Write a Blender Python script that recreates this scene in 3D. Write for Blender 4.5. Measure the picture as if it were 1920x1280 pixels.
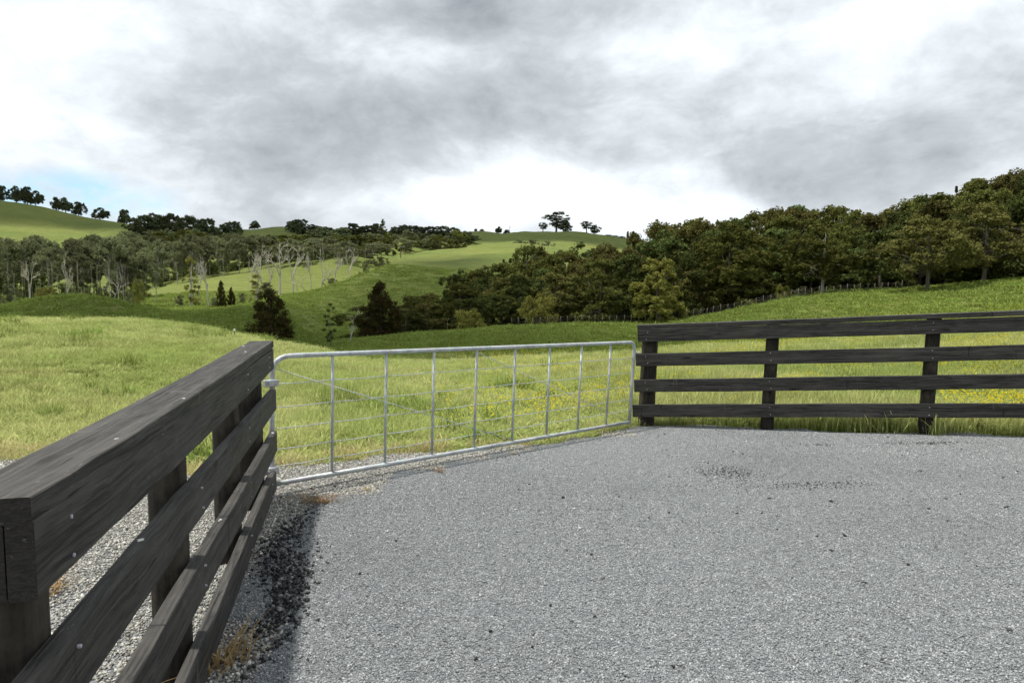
import bpy, math, random
import numpy as np
from mathutils import Vector, Matrix, Euler

PI = math.pi
scene = bpy.context.scene
for o in list(bpy.data.objects):
    bpy.data.objects.remove(o)

# ------------------------------------------------------------------ camera
CAM_H = 1.5
FPX = 1280.0                      # focal length in photograph pixels (1920 wide)
PITCH = math.atan(95.0 / 1280.0)  # looking slightly down
cam_d = bpy.data.cameras.new('camera')
cam_d.sensor_width = 36.0
cam_d.lens = 24.0
cam_d.clip_start = 0.05
cam_d.clip_end = 20000.0
cam = bpy.data.objects.new('camera', cam_d)
cam.location = (0, 0, CAM_H)
cam.rotation_euler = (PI / 2 - PITCH, 0, 0)
scene.collection.objects.link(cam)
scene.camera = cam

# ------------------------------------------------------------------ world, sun, exposure
SUN = Vector((-0.30, 0.03, 1.0)).normalized()
scene.view_settings.view_transform = 'Standard'
scene.view_settings.look = 'None'
scene.view_settings.exposure = 0.42
scene.view_settings.gamma = 1.0
scene.view_settings.use_curve_mapping = False
scene.render.engine = 'CYCLES'
scene.cycles.max_bounces = 5
scene.cycles.diffuse_bounces = 2
scene.cycles.transparent_max_bounces = 6
scene.cycles.use_adaptive_sampling = True
scene.cycles.adaptive_threshold = 0.03
scene.cycles.use_denoising = True

sun_d = bpy.data.lights.new('sun', 'SUN')
sun_d.energy = 3.9
sun_d.angle = math.radians(2.3)
sun_d.color = (1.0, 0.955, 0.87)
sun = bpy.data.objects.new('sun', sun_d)
sun.rotation_euler = SUN.to_track_quat('Z', 'Y').to_euler()
sun.location = (-30, 5, 100)
scene.collection.objects.link(sun)


class NT:
    """Small helper to write node graphs."""
    def __init__(self, nt):
        self.nt = nt
        self.x = 0

    def n(self, typ, **kw):
        nd = self.nt.nodes.new(typ)
        self.x += 40
        nd.location = (self.x, 0)
        for k, v in kw.items():
            setattr(nd, k, v)
        return nd

    def put(self, sock, v):
        if v is None:
            return
        if isinstance(v, bpy.types.NodeSocket):
            self.nt.links.new(v, sock)
        else:
            if isinstance(v, (tuple, list)) and len(v) == 3 and sock.type == 'RGBA':
                v = (*v, 1.0)
            sock.default_value = v

    def math(self, op, a, b=None, c=None, clamp=False):
        nd = self.n('ShaderNodeMath', operation=op, use_clamp=clamp)
        self.put(nd.inputs[0], a)
        self.put(nd.inputs[1], b)
        self.put(nd.inputs[2], c)
        return nd.outputs[0]

    def vmath(self, op, a, b=None):
        nd = self.n('ShaderNodeVectorMath', operation=op)
        self.put(nd.inputs[0], a)
        self.put(nd.inputs[1], b)
        return nd.outputs[0]

    def noise(self, vec, scale, detail=4, rough=0.55, dist=0.0):
        nd = self.n('ShaderNodeTexNoise')
        self.put(nd.inputs['Vector'], vec)
        nd.inputs['Scale'].default_value = scale
        nd.inputs['Detail'].default_value = detail
        nd.inputs['Roughness'].default_value = rough
        nd.inputs['Distortion'].default_value = dist
        return nd.outputs['Fac']

    def voro(self, vec, scale, feature='F1', out='Distance', rnd=1.0):
        nd = self.n('ShaderNodeTexVoronoi', feature=feature)
        self.put(nd.inputs['Vector'], vec)
        nd.inputs['Scale'].default_value = scale
        nd.inputs['Randomness'].default_value = rnd
        return nd.outputs[out]

    def ramp(self, fac, stops, interp='LINEAR'):
        nd = self.n('ShaderNodeValToRGB')
        nd.color_ramp.interpolation = interp
        el = nd.color_ramp.elements
        while len(el) < len(stops):
            el.new(0.5)
        for e, (p, c) in zip(el, stops):
            e.position = p
            e.color = (*c, 1.0) if isinstance(c, (tuple, list)) else (c, c, c, 1.0)
        self.put(nd.inputs[0], fac)
        return nd.outputs[0]

    def mix(self, fac, a, b, blend='MIX'):
        nd = self.n('ShaderNodeMix', data_type='RGBA', blend_type=blend)
        self.put(nd.inputs[0], fac)
        self.put(nd.inputs[6], a)
        self.put(nd.inputs[7], b)
        return nd.outputs[2]

    def mapr(self, v, a, b, c=0.0, d=1.0):
        nd = self.n('ShaderNodeMapRange')
        nd.clamp = True
        self.put(nd.inputs[0], v)
        for i, q in enumerate((a, b, c, d)):
            nd.inputs[i + 1].default_value = q
        return nd.outputs[0]

    def scale(self, vec, s):
        nd = self.n('ShaderNodeMapping')
        self.put(nd.inputs[0], vec)
        nd.inputs['Scale'].default_value = s
        return nd.outputs[0]

    def bump(self, h, strength=0.5, dist=0.02):
        nd = self.n('ShaderNodeBump')
        nd.inputs['Strength'].default_value = strength
        nd.inputs['Distance'].default_value = dist
        self.put(nd.inputs['Height'], h)
        return nd.outputs[0]

    def link(self, a, b):
        self.nt.links.new(a, b)


def px_ray(px, py):
    """Direction of the view ray through a photograph pixel; y component is the ground distance unit."""
    c, s = math.cos(PITCH), math.sin(PITCH)
    u, v = (px - 960.0) / FPX, -(py - 640.0) / FPX
    return Vector((u, c + v * s, -s + v * c))


def az_tan(px, py):
    d = px_ray(px, py)
    return math.atan2(d.x, d.y), d.z / math.hypot(d.x, d.y)


world = bpy.data.worlds.new('World')
scene.world = world
world.use_nodes = True
world.cycles.sampling_method = 'MANUAL'
world.cycles.sample_map_resolution = 256
W = NT(world.node_tree)
world.node_tree.nodes.clear()
sky = W.n('ShaderNodeTexSky', sky_type='NISHITA')
sky.sun_disc = False
sky.sun_elevation = math.asin(SUN.z)
sky.sun_rotation = math.atan2(SUN.x, SUN.y)
sky.altitude = 100
sky.air_density = 1.0
sky.dust_density = 0.6
sky.ozone_density = 1.2
tc = W.n('ShaderNodeTexCoord')
dvec = W.vmath('NORMALIZE', tc.outputs['Generated'])
sep = W.n('ShaderNodeSeparateXYZ')
W.link(dvec, sep.inputs[0])
dx, dy, dz = sep.outputs
up = W.math('ADD', W.math('MAXIMUM', dz, 0.0), 0.16)
comb = W.n('ShaderNodeCombineXYZ')
W.link(W.math('DIVIDE', dx, up), comb.inputs[0])
W.link(W.math('DIVIDE', dy, up), comb.inputs[1])
comb.inputs[2].default_value = 3.7
deck = comb.outputs[0]                                   # point on a flat cloud deck
az = W.math('ARCTAN2', dx, dy)
el = W.math('ARCSINE', dz)
dsc = W.scale(dvec, (1.0, 1.0, 1.75))
wv_ = W.n('ShaderNodeTexNoise')
W.link(dsc, wv_.inputs['Vector'])
wv_.inputs['Scale'].default_value = 3.0
wv_.inputs['Detail'].default_value = 4
warped = W.vmath('ADD', dsc, W.vmath('MULTIPLY', W.vmath('SUBTRACT', wv_.outputs['Color'], (0.5, 0.5, 0.5)), (0.14, 0.14, 0.14)))
big = W.noise(deck, 0.75, 5, 0.55, 0.4)
mid = W.noise(warped, 2.6, 8, 0.60, 0.0)
puff = W.noise(warped, 6.5, 6, 0.62, 0.0)
fine = W.noise(warped, 15.0, 5, 0.6, 0.0)
dens = W.math('ADD', W.math('MULTIPLY', big, 0.10), W.math('MULTIPLY', mid, 1.5))
dens = W.math('ADD', dens, W.math('MULTIPLY', puff, 0.85))
dens = W.math('ADD', dens, W.math('MULTIPLY', fine, 0.30))
dens = W.math('ADD', dens, -1.385)
# masses and breaks in the cloud cover: (px, py, half width, half height in px, weight)
BLOBS = [(640, 40, 150, 60, 0.26), (330, 130, 330, 60, 0.16), (420, 230, 330, 60, 0.22), (620, 310, 280, 45, 0.24), (1010, 185, 260, 70, 0.34), (740, 200, 180, 50, 0.18),
         (1180, 300, 100, 40, 0.26), (1700, 260, 330, 75, 0.42), (1600, 345, 240, 35, 0.24), (920, 20, 130, 45, 0.28), (1870, 70, 130, 60, 0.18), (840, 310, 70, 25, 0.16),
         (770, 95, 95, 45, -0.30), (1420, 90, 330, 90, -0.26), (1000, 350, 300, 50, -0.40), (80, 250, 190, 55, -0.30), (1330, 385, 260, 45, -0.36), (30, 70, 130, 60, -0.18),
         (650, 395, 200, 30, -0.14), (1150, 245, 90, 22, -0.14), (1300, 240, 130, 45, -0.12)]
for bx_, by_, hw, hh, wt in BLOBS:
    a0, t0 = az_tan(bx_, by_)
    e0 = math.atan(t0)
    u = W.math('DIVIDE', W.math('SUBTRACT', az, a0), hw / FPX)
    v = W.math('DIVIDE', W.math('SUBTRACT', el, e0), hh / FPX)
    q = W.math('ADD', W.math('MULTIPLY', u, u), W.math('MULTIPLY', v, v))
    g = W.math('EXPONENT', W.math('MULTIPLY', q, -0.8))
    wt = wt * (0.85 if wt > 0 else 0.72)
    dens = W.math('ADD', dens, W.math('MULTIPLY', g, wt))
cloud_col = W.ramp(W.mapr(dens, -0.42, 0.60), [(0.0, (0.865, 0.90, 0.92)), (0.22, (0.755, 0.80, 0.835)), (0.39, (0.625, 0.665, 0.70)),
                                        (0.60, (0.455, 0.49, 0.522)), (1.0, (0.25, 0.275, 0.302))])
# break of blue low on the left
a0, t0 = az_tan(60, 365)
u = W.math('DIVIDE', W.math('SUBTRACT', az, a0), 210 / FPX)
v = W.math('DIVIDE', W.math('SUBTRACT', el, math.atan(t0)), 42 / FPX)
q = W.math('ADD', W.math('MULTIPLY', u, u), W.math('MULTIPLY', v, v))
hole = W.math('EXPONENT', W.math('MULTIPLY', q, -1.0))
hole = W.math('MULTIPLY', hole, W.mapr(fine, 0.25, 0.62, 1.0, 0.35))
hole = W.mapr(hole, 0.15, 0.55, 0.0, 0.9)
skyc = W.mix(1.0, sky.outputs[0], (0.11, 0.125, 0.13), 'MULTIPLY')
final = W.mix(hole, cloud_col, skyc)
bg = W.n('ShaderNodeBackground')
W.link(final, bg.inputs[0])
bg.inputs[1].default_value = 1.0
wo = W.n('ShaderNodeOutputWorld')
W.link(bg.outputs[0], wo.inputs[0])

# ------------------------------------------------------------------ helpers
COL = scene.collection


def tag(o, label=None, cat=None, group=None, kind=None):
    if label:
        o['label'] = label
    if cat:
        o['category'] = cat
    if group:
        o['group'] = group
    if kind:
        o['kind'] = kind
    return o


def link(o, parent=None):
    COL.objects.link(o)
    if parent is not None:
        o.parent = parent
    return o


def empty(name, loc=(0, 0, 0), rz=0.0):
    o = bpy.data.objects.new(name, None)
    o.location = loc
    o.rotation_euler = (0, 0, rz)
    o.empty_display_size = 0.2
    return link(o)


def mesh(name, v, f, mat=None, smooth=False):
    me = bpy.data.meshes.new(name)
    me.from_pydata([tuple(p) for p in v] if not isinstance(v, np.ndarray) else v.tolist(), [],
                   f.tolist() if isinstance(f, np.ndarray) else f)
    if mat is not None:
        for m in (mat if isinstance(mat, (list, tuple)) else [mat]):
            me.materials.append(m)
    if smooth:
        me.polygons.foreach_set('use_smooth', [True] * len(me.polygons))
    me.update()
    return me


def fast_mesh(name, v, quads, mat, attr=None, smooth=False):
    """numpy vertices (n,3) and faces (m,k) to a mesh, with an optional per-vertex float attribute."""
    me = bpy.data.meshes.new(name)
    v = np.asarray(v, dtype=np.float32)
    quads = np.asarray(quads, dtype=np.int32)
    m, k = quads.shape
    me.vertices.add(len(v))
    me.vertices.foreach_set('co', v.ravel())
    me.loops.add(m * k)
    me.loops.foreach_set('vertex_index', quads.ravel())
    me.polygons.add(m)
    me.polygons.foreach_set('loop_start', np.arange(0, m * k, k, dtype=np.int32))
    me.polygons.foreach_set('loop_total', np.full(m, k, dtype=np.int32))
    if smooth:
        me.polygons.foreach_set('use_smooth', np.ones(m, dtype=bool))
    if mat is not None:
        me.materials.append(mat)
    if attr is not None:
        a = me.attributes.new('tone', 'FLOAT', 'POINT')
        a.data.foreach_set('value', np.asarray(attr, dtype=np.float32))
    me.update(calc_edges=True)
    me.validate()
    return me


def obj(name, me, parent=None, loc=None, rot=None):
    o = bpy.data.objects.new(name, me)
    if loc is not None:
        o.location = loc
    if rot is not None:
        o.rotation_euler = rot
    return link(o, parent)


def lin(r, g, b):
    f = lambda c: (c / 255.0) / 12.92 if c / 255.0 <= 0.04045 else (((c / 255.0) + 0.055) / 1.055) ** 2.4
    return (f(r), f(g), f(b))


def new_mat(name):
    m = bpy.data.materials.new(name)
    m.use_nodes = True
    m.node_tree.nodes.clear()
    t = NT(m.node_tree)
    out = t.n('ShaderNodeOutputMaterial')
    return m, t, out


def principled(t, out, col, rough=0.8, normal=None, metal=0.0, spec=0.3):
    p = t.n('ShaderNodeBsdfPrincipled')
    t.put(p.inputs['Base Color'], col)
    t.put(p.inputs['Roughness'], rough)
    p.inputs['Metallic'].default_value = metal
    p.inputs['Specular IOR Level'].default_value = spec
    if normal is not None:
        t.link(normal, p.inputs['Normal'])
    t.link(p.outputs[0], out.inputs[0])
    return p


def tube(pts, radii, sides=6, cap=True):
    """Tapered tube through points. Returns vertex list and quad list."""
    pts = [Vector(p) for p in pts]
    vs, fs = [], []
    n = len(pts)
    ref = None
    for i, p in enumerate(pts):
        d = (pts[min(i + 1, n - 1)] - pts[max(i - 1, 0)]).normalized()
        if ref is None:
            ref = Vector((1, 0, 0)) if abs(d.x) < 0.8 else Vector((0, 1, 0))
        a = (ref - d * ref.dot(d)).normalized()
        ref = a
        b = d.cross(a)
        for k in range(sides):
            w = 2 * PI * k / sides
            vs.append(p + (a * math.cos(w) + b * math.sin(w)) * radii[i])
    for i in range(n - 1):
        for k in range(sides):
            k2 = (k + 1) % sides
            fs.append((i * sides + k, i * sides + k2, (i + 1) * sides + k2, (i + 1) * sides + k))
    if cap:
        for base in (0, (n - 1) * sides):
            c = len(vs)
            vs.append(pts[0] if base == 0 else pts[-1])
            for k in range(sides):
                k2 = (k + 1) % sides
                fs.append((base + k2, base + k, c, c) if base == 0 else (base + k, base + k2, c, c))
    fs = [tuple(dict.fromkeys(f)) for f in fs]
    return vs, fs


def join(parts):
    V, F = [], []
    for v, f in parts:
        o = len(V)
        V += list(v)
        F += [tuple(i + o for i in q) for q in f]
    return V, F


def instancer(name, pts, rots, scls, idxs, protos, label=None):
    """One stuff object whose geometry nodes set copies of the prototype meshes on its points."""
    n = len(pts)
    me = bpy.data.meshes.new(name)
    me.vertices.add(n)
    me.vertices.foreach_set('co', np.asarray(pts, dtype=np.float32).ravel())
    a = me.attributes.new('rot', 'FLOAT_VECTOR', 'POINT')
    a.data.foreach_set('vector', np.asarray(rots, dtype=np.float32).ravel())
    a = me.attributes.new('scl', 'FLOAT_VECTOR', 'POINT')
    a.data.foreach_set('vector', np.asarray(scls, dtype=np.float32).ravel())
    a = me.attributes.new('idx', 'INT', 'POINT')
    a.data.foreach_set('value', np.asarray(idxs, dtype=np.int32))
    me.update()
    o = obj(name, me)
    col = bpy.data.collections.new(name + '_kinds')
    for i, pm in enumerate(protos):
        po = bpy.data.objects.new('%s_kind_%02d' % (name, i), pm)
        col.objects.link(po)
    g = bpy.data.node_groups.new(name + '_scatter', 'GeometryNodeTree')
    g.interface.new_socket('Geometry', in_out='INPUT', socket_type='NodeSocketGeometry')
    g.interface.new_socket('Geometry', in_out='OUTPUT', socket_type='NodeSocketGeometry')
    gi = g.nodes.new('NodeGroupInput')
    go = g.nodes.new('NodeGroupOutput')
    ip = g.nodes.new('GeometryNodeInstanceOnPoints')
    ci = g.nodes.new('GeometryNodeCollectionInfo')
    ci.inputs[0].default_value = col
    ci.inputs[1].default_value = True
    ci.inputs[2].default_value = True
    ip.inputs['Pick Instance'].default_value = True

    def named(nm, dt):
        q = g.nodes.new('GeometryNodeInputNamedAttribute')
        q.data_type = dt
        q.inputs[0].default_value = nm
        return q.outputs[0]
    g.links.new(gi.outputs[0], ip.inputs['Points'])
    g.links.new(ci.outputs[0], ip.inputs['Instance'])
    g.links.new(named('idx', 'INT'), ip.inputs['Instance Index'])
    e2r = g.nodes.new('FunctionNodeEulerToRotation')
    g.links.new(named('rot', 'FLOAT_VECTOR'), e2r.inputs[0])
    g.links.new(e2r.outputs[0], ip.inputs['Rotation'])
    g.links.new(named('scl', 'FLOAT_VECTOR'), ip.inputs['Scale'])
    g.links.new(ip.outputs[0], go.inputs[0])
    md = o.modifiers.new('scatter', 'NODES')
    md.node_group = g
    tag(o, label, kind='stuff')
    return o


def cam_point(px, py, depth):
    """World point at a given depth along the lens axis."""
    d = px_ray(px, py)
    return Vector((0, 0, CAM_H)) + d * depth


# ------------------------------------------------------------------ terrain
def softplus(t):
    return np.where(t > 20, t, np.log1p(np.exp(np.minimum(t, 20))))


def pad(x, y):
    return -0.03 + 0.0157 * (np.clip(x, -12, 14) + 1.76) - 0.058 * (softplus((np.asarray(y, float) - 5.0) / 0.6) * 0.6 - 0.2) * np.clip(1.0 - (np.asarray(y, float) - 9) / 20, 0.0, 1)


# every layer: (mean distance, [(px, py[, distance])]) -- ridges and hollows of the valley, near to far
LAYERS = [
    [(-500, 608, 30), (0, 603, 32), (180, 601, 31), (330, 611, 30), (440, 630, 29), (520, 645, 28), (600, 662, 26), (660, 678, 24), (850, 681, 24),
     (1000, 675, 25), (1200, 667, 26), (1400, 654, 28), (1600, 640, 32), (1750, 622, 35), (1920, 600, 38), (2400, 570, 42)],
    [(-500, 650, 46), (0, 650, 46), (330, 652, 46), (520, 668, 46), (600, 672, 44), (660, 694, 38), (850, 694, 38), (1000, 690, 39), (1200, 680, 40), (1400, 664, 42),
     (1600, 642, 44), (1750, 615, 47), (1920, 588, 50), (2400, 555, 54)],
    [(-500, 618, 62), (0, 612, 62), (130, 606, 62), (250, 605, 62), (330, 592, 63), (400, 584, 64), (470, 577, 65), (525, 590, 64), (560, 625, 62), (600, 655, 60), (650, 641, 62), (740, 630, 64),
     (870, 620, 66), (1000, 612, 68), (1200, 606, 70), (1300, 596, 71), (1430, 571, 72), (1520, 556, 72), (1700, 547, 72), (1920, 525, 74), (2400, 490, 76)],
    [(-500, 585, 78), (0, 576, 78), (60, 562, 78), (130, 552, 78), (190, 558, 78), (250, 573, 78), (330, 584, 79), (400, 587, 80), (470, 580, 82), (525, 590, 84), (560, 620, 84), (600, 640, 80),
     (650, 632, 80), (740, 629, 82), (870, 619, 84), (1000, 611, 86), (1200, 603, 88), (1300, 592, 90), (1430, 567, 90), (1520, 549, 90), (1700, 538, 90), (1920, 515, 92), (2400, 475, 95)],
    [(-500, 580, 98), (0, 575, 98), (130, 570, 98), (260, 583, 98), (330, 586, 98), (400, 586, 98), (470, 576, 98), (525, 572, 98), (600, 596, 98), (650, 610, 98), (740, 610, 98), (870, 605, 100),
     (1000, 598, 102), (1200, 588, 104), (1430, 550, 106), (1700, 520, 106), (1920, 495, 108), (2400, 450, 110)],
    [(-500, 560, 138), (0, 556, 138), (130, 556, 138), (260, 565, 135), (330, 560, 135), (400, 556, 135), (470, 563, 135), (525, 557, 136), (600, 542, 138), (650, 527, 142), (700, 508, 148),
     (745, 494, 155), (800, 497, 155), (900, 500, 155), (1000, 503, 155), (1100, 512, 150), (1200, 520, 145), (1430, 505, 145), (1700, 480, 145), (1920, 455, 145), (2400, 410, 150)],
    [(-500, 548, 162), (0, 546, 162), (130, 546, 162), (260, 551, 162), (330, 541, 162), (400, 535, 162), (470, 534, 162), (525, 556, 160), (600, 552, 160), (650, 541, 164), (700, 518, 172),
     (745, 490, 185), (800, 490, 185), (900, 486, 185), (1000, 487, 185), (1100, 498, 180), (1200, 505, 180), (1430, 490, 180), (1700, 460, 180), (1920, 430, 180), (2400, 390, 180)],
    [(-500, 535, 195), (0, 535, 195), (130, 536, 195), (260, 541, 195), (330, 530, 195), (400, 521, 195), (470, 512, 195), (525, 504, 195), (600, 495, 195), (650, 488, 198), (700, 488, 204),
     (745, 485, 210), (800, 480, 215), (900, 473, 215), (960, 472, 215), (1030, 473, 215), (1100, 482, 215), (1200, 490, 210), (1430, 480, 210), (1700, 445, 210), (1920, 412, 210), (2400, 375, 210)],
    [(-500, 510, 255), (0, 512, 255), (130, 512, 255), (260, 508, 255), (400, 492, 255), (525, 482, 255), (600, 476, 255), (700, 477, 255), (745, 480, 255), (800, 473, 260), (870, 465, 265),
     (960, 459, 270), (1030, 462, 270), (1100, 470, 270), (1200, 480, 270), (1430, 470, 270), (1700, 440, 270), (1920, 410, 270), (2400, 380, 270)],
    [(-500, 470, 320), (0, 480, 320), (130, 482, 320), (260, 474, 320), (400, 466, 320), (525, 462, 320), (700, 460, 320), (800, 466, 320), (870, 470, 320), (960, 470, 320), (1030, 472, 320),
     (1100, 478, 320), (1200, 482, 320), (1700, 470, 320), (2400, 450, 320)],
    [(-500, 410, 400), (0, 430, 400), (80, 436, 400), (150, 441, 400), (200, 436, 400), (232, 432, 400), (262, 440, 400), (330, 450, 400), (420, 446, 400), (475, 439, 400), (525, 436, 400), (600, 441, 400),
     (700, 440, 400), (870, 450, 400), (900, 455, 400), (960, 452, 400), (1030, 454, 400), (1100, 462, 400), (1200, 470, 400), (1700, 475, 400), (2400, 470, 400)],
    [(-500, 300, 520), (-150, 352, 520), (0, 378, 520), (60, 386, 520), (150, 408, 520), (250, 427, 520), (330, 440, 520), (420, 438, 520), (475, 434, 520), (530, 428, 520), (600, 436, 520), (700, 438, 520),
     (860, 440, 520), (890, 436, 520), (940, 441, 520), (1000, 436, 520), (1060, 437, 520), (1130, 443, 520), (1180, 452, 520), (1300, 470, 520), (1700, 480, 520), (2400, 480, 520)],
    [(-500, 420, 900), (0, 470, 900), (960, 490, 900), (2400, 500, 900)],
]
GRID = []
for L in LAYERS:
    th, rr, zz = [], [], []
    for px, py, r in L:
        a, t = az_tan(px, py)
        th.append(a)
        rr.append(r)
        zz.append(CAM_H + r * t)
    GRID.append((np.array(th), np.array(rr), np.array(zz)))


def smooth_interp(x, xp, fp):
    """Cubic Hermite (limited slopes) in place of straight segments."""
    x = np.clip(x, xp[0], xp[-1])
    h = np.diff(xp)
    d = np.diff(fp) / h
    m = np.zeros_like(fp)
    m[1:-1] = np.where(d[:-1] * d[1:] > 0, 2 * d[:-1] * d[1:] / (d[:-1] + d[1:] + 1e-12 * np.sign(d[:-1] + d[1:] + 1e-30)), 0)
    m[0], m[-1] = d[0], d[-1]
    i = np.clip(np.searchsorted(xp, x) - 1, 0, len(h) - 1)
    t = (x - xp[i]) / h[i]
    return ((2 * t**3 - 3 * t**2 + 1) * fp[i] + (t**3 - 2 * t**2 + t) * h[i] * m[i]
            + (-2 * t**3 + 3 * t**2) * fp[i + 1] + (t**3 - t**2) * h[i] * m[i + 1])


def hermite_cols(r, R, Z):
    """r (n,), R and Z (layers, n): height along each column's own nodes."""
    K, n = R.shape
    h = np.diff(R, axis=0)
    d = np.diff(Z, axis=0) / h
    m = np.zeros_like(Z)
    prod = d[:-1] * d[1:]
    w1, w2 = 2 * h[1:] + h[:-1], h[1:] + 2 * h[:-1]
    den = w1 / np.where(np.abs(d[:-1]) < 1e-9, 1e-9, d[:-1]) + w2 / np.where(np.abs(d[1:]) < 1e-9, 1e-9, d[1:])
    m[1:-1] = np.where(prod > 0, (w1 + w2) / np.where(np.abs(den) < 1e-9, 1e-9, den), 0)
    m[0], m[-1] = d[0], d[-1]
    rc = np.clip(r, R[0], R[-1])
    i = np.clip((R <= rc[None, :]).sum(axis=0) - 1, 0, K - 2)
    j = np.arange(n)
    hh = h[i, j]
    t = (rc - R[i, j]) / hh
    return ((2 * t**3 - 3 * t**2 + 1) * Z[i, j] + (t**3 - 2 * t**2 + t) * hh * m[i, j]
            + (-2 * t**3 + 3 * t**2) * Z[i + 1, j] + (t**3 - t**2) * hh * m[i + 1, j])


def ground(x, y):
    """Height of the land at plan points (arrays)."""
    x = np.atleast_1d(np.asarray(x, float))
    y = np.atleast_1d(np.asarray(y, float))
    r = np.hypot(x, y)
    th = np.arctan2(x, y)
    th = np.clip(th, -1.0, 0.85)
    R = [np.full_like(r, 9.0), np.full_like(r, 13.0)]
    Z = [np.full_like(r, -0.12), np.full_like(r, -0.22)]
    z1 = smooth_interp(th, GRID[0][0], GRID[0][2])
    Z[1] = -0.12 + 0.22 * (z1 + 0.12)
    for a, b, c in GRID:
        R.append(smooth_interp(th, a, b))
        Z.append(smooth_interp(th, a, c))
    R.append(np.full_like(r, 4000.0))
    Z.append(np.full_like(r, -60.0))
    R, Z = np.array(R), np.array(Z)
    zl = hermite_cols(r, R, Z)
    t = np.clip((r - 8.5) / 9.0, 0, 1)
    t = t * t * (3 - 2 * t)
    zz = pad(x, y) * (1 - t) + zl * t
    # small undulations that grow with distance
    amp = np.clip((r - 20) / 60, 0, 1)
    zz = zz + amp * (0.10 * np.sin(x * 0.21 + 1.3 * np.sin(y * 0.13)) * np.cos(y * 0.17 + 0.7) + 0.05 * np.sin(x * 0.53 + y * 0.31 + 2 * np.sin(x * .11)))
    far = np.clip((r - 90) / 120, 0, 1)
    zz = zz + far * (0.55 * np.sin(x * 0.085 + 1.7 * np.sin(y * 0.05)) * np.sin(y * 0.07 + 0.9) + 0.28 * np.sin(x * 0.19 - y * 0.14 + 1.5 * np.sin(x * 0.06)) + 0.12 * np.sin(zz * 3.2 + 0.8 * np.sin(x * 0.12)))
    return zz


def gz(x, y):
    return float(ground([x], [y])[0])


# gravel outline in plan: drive, apron beyond the gate, stony strip behind the left fence
def on_pad(px, py, z=-0.06):
    d = px_ray(px, py)
    k = (z - CAM_H) / d.z
    return (d.x * k, d.y * k)


EDGE = [on_pad(*q) for q in ((516, 872), (560, 866), (640, 852), (720, 843), (800, 836), (870, 829), (960, 826), (1040, 822), (1110, 812))]
EDGE += [(1.55, 8.55), (2.9, 8.05), (4.4, 7.52), (6.5, 6.85), (10.0, 5.8), (14, 4.7)]
OUT = [(-14, -8), (-14, 3.2), (-7.5, 5.6), (-5.8, 6.9), (-4.4, 6.85), (-3.9, 6.1), (-3.2, 5.9), (-2.4, 6.0)] + EDGE + [(14, -8)]
OUTA = np.array(OUT)


def in_poly(x, y, P):
    x = np.asarray(x, float)
    y = np.asarray(y, float)
    c = np.zeros(x.shape, bool)
    n = len(P)
    for i in range(n):
        x1, y1 = P[i]
        x2, y2 = P[(i + 1) % n]
        if y1 == y2:
            continue
        hit = ((y1 > y) != (y2 > y)) & (x < (x2 - x1) * (y - y1) / (y2 - y1) + x1)
        c ^= hit
    return c


def poly_dist(x, y, P):
    """Distance to the outline, positive inside."""
    x = np.asarray(x, float)
    y = np.asarray(y, float)
    best = np.full(x.shape, 1e9)
    n = len(P)
    for i in range(n):
        ax, ay = P[i]
        bx, by = P[(i + 1) % n]
        L2 = (bx - ax)**2 + (by - ay)**2
        t = np.clip(((x - ax) * (bx - ax) + (y - ay) * (by - ay)) / L2, 0, 1)
        best = np.minimum(best, np.hypot(x - ax - t * (bx - ax), y - ay - t * (by - ay)))
    return np.where(in_poly(x, y, P), best, -best)


def wob(x, y):
    return 0.09 * np.sin(x * 3.1 + 1.7 * np.sin(y * 2.3)) + 0.06 * np.sin(y * 5.3 + x * 2.2) + 0.04 * np.sin(x * 9.1 - y * 7.7)


# grass-covered land, one sheet to the horizon
m_land, t, out = new_mat('pasture')
g = t.n('ShaderNodeNewGeometry')
pos = g.outputs['Position']
n1 = t.noise(pos, 0.045, 5, 0.6, 0.3)
n2 = t.noise(pos, 0.55, 6, 0.65)
n3 = t.noise(t.scale(pos, (0.35, 0.8, 2.2)), 1.1, 6, 0.6, 0.6)
n4 = t.noise(pos, 9.0, 4, 0.7)
c1 = t.mix(t.mapr(n1, 0.35, 0.65), (0.095, 0.138, 0.030), (0.185, 0.205, 0.047))
c2 = t.mix(t.mapr(n2, 0.3, 0.7, 0, 0.55), c1, (0.13, 0.18, 0.042))
c3 = t.mix(t.mapr(n3, 0.42, 0.66, 0, 0.6), c2, (0.070, 0.100, 0.024))
c4 = t.mix(t.mapr(n4, 0.35, 0.7, 0, 0.4), c3, (0.18, 0.195, 0.065))
n5 = t.noise(t.scale(pos, (0.045, 0.045, 1.1)), 1.0, 4, 0.6, 0.5)
trk = t.mapr(t.math('ABSOLUTE', t.math('SUBTRACT', n5, 0.5)), 0.0, 0.022, 1.0, 0.0)
c4 = t.mix(t.math('MULTIPLY', trk, 0.45), c4, (0.062, 0.072, 0.026))
n6 = t.noise(pos, 0.018, 4, 0.6, 0.2)
c4 = t.mix(t.mapr(n6, 0.45, 0.68, 0, 0.4), c4, (0.20, 0.20, 0.065))
hgt = t.math('ADD', t.math('MULTIPLY', n3, 1.2), t.math('ADD', t.math('MULTIPLY', n2, 0.9), t.math('MULTIPLY', n4, 0.12)))
principled(t, out, c4, 0.95, t.bump(hgt, 0.9, 0.45), spec=0.1)

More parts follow.
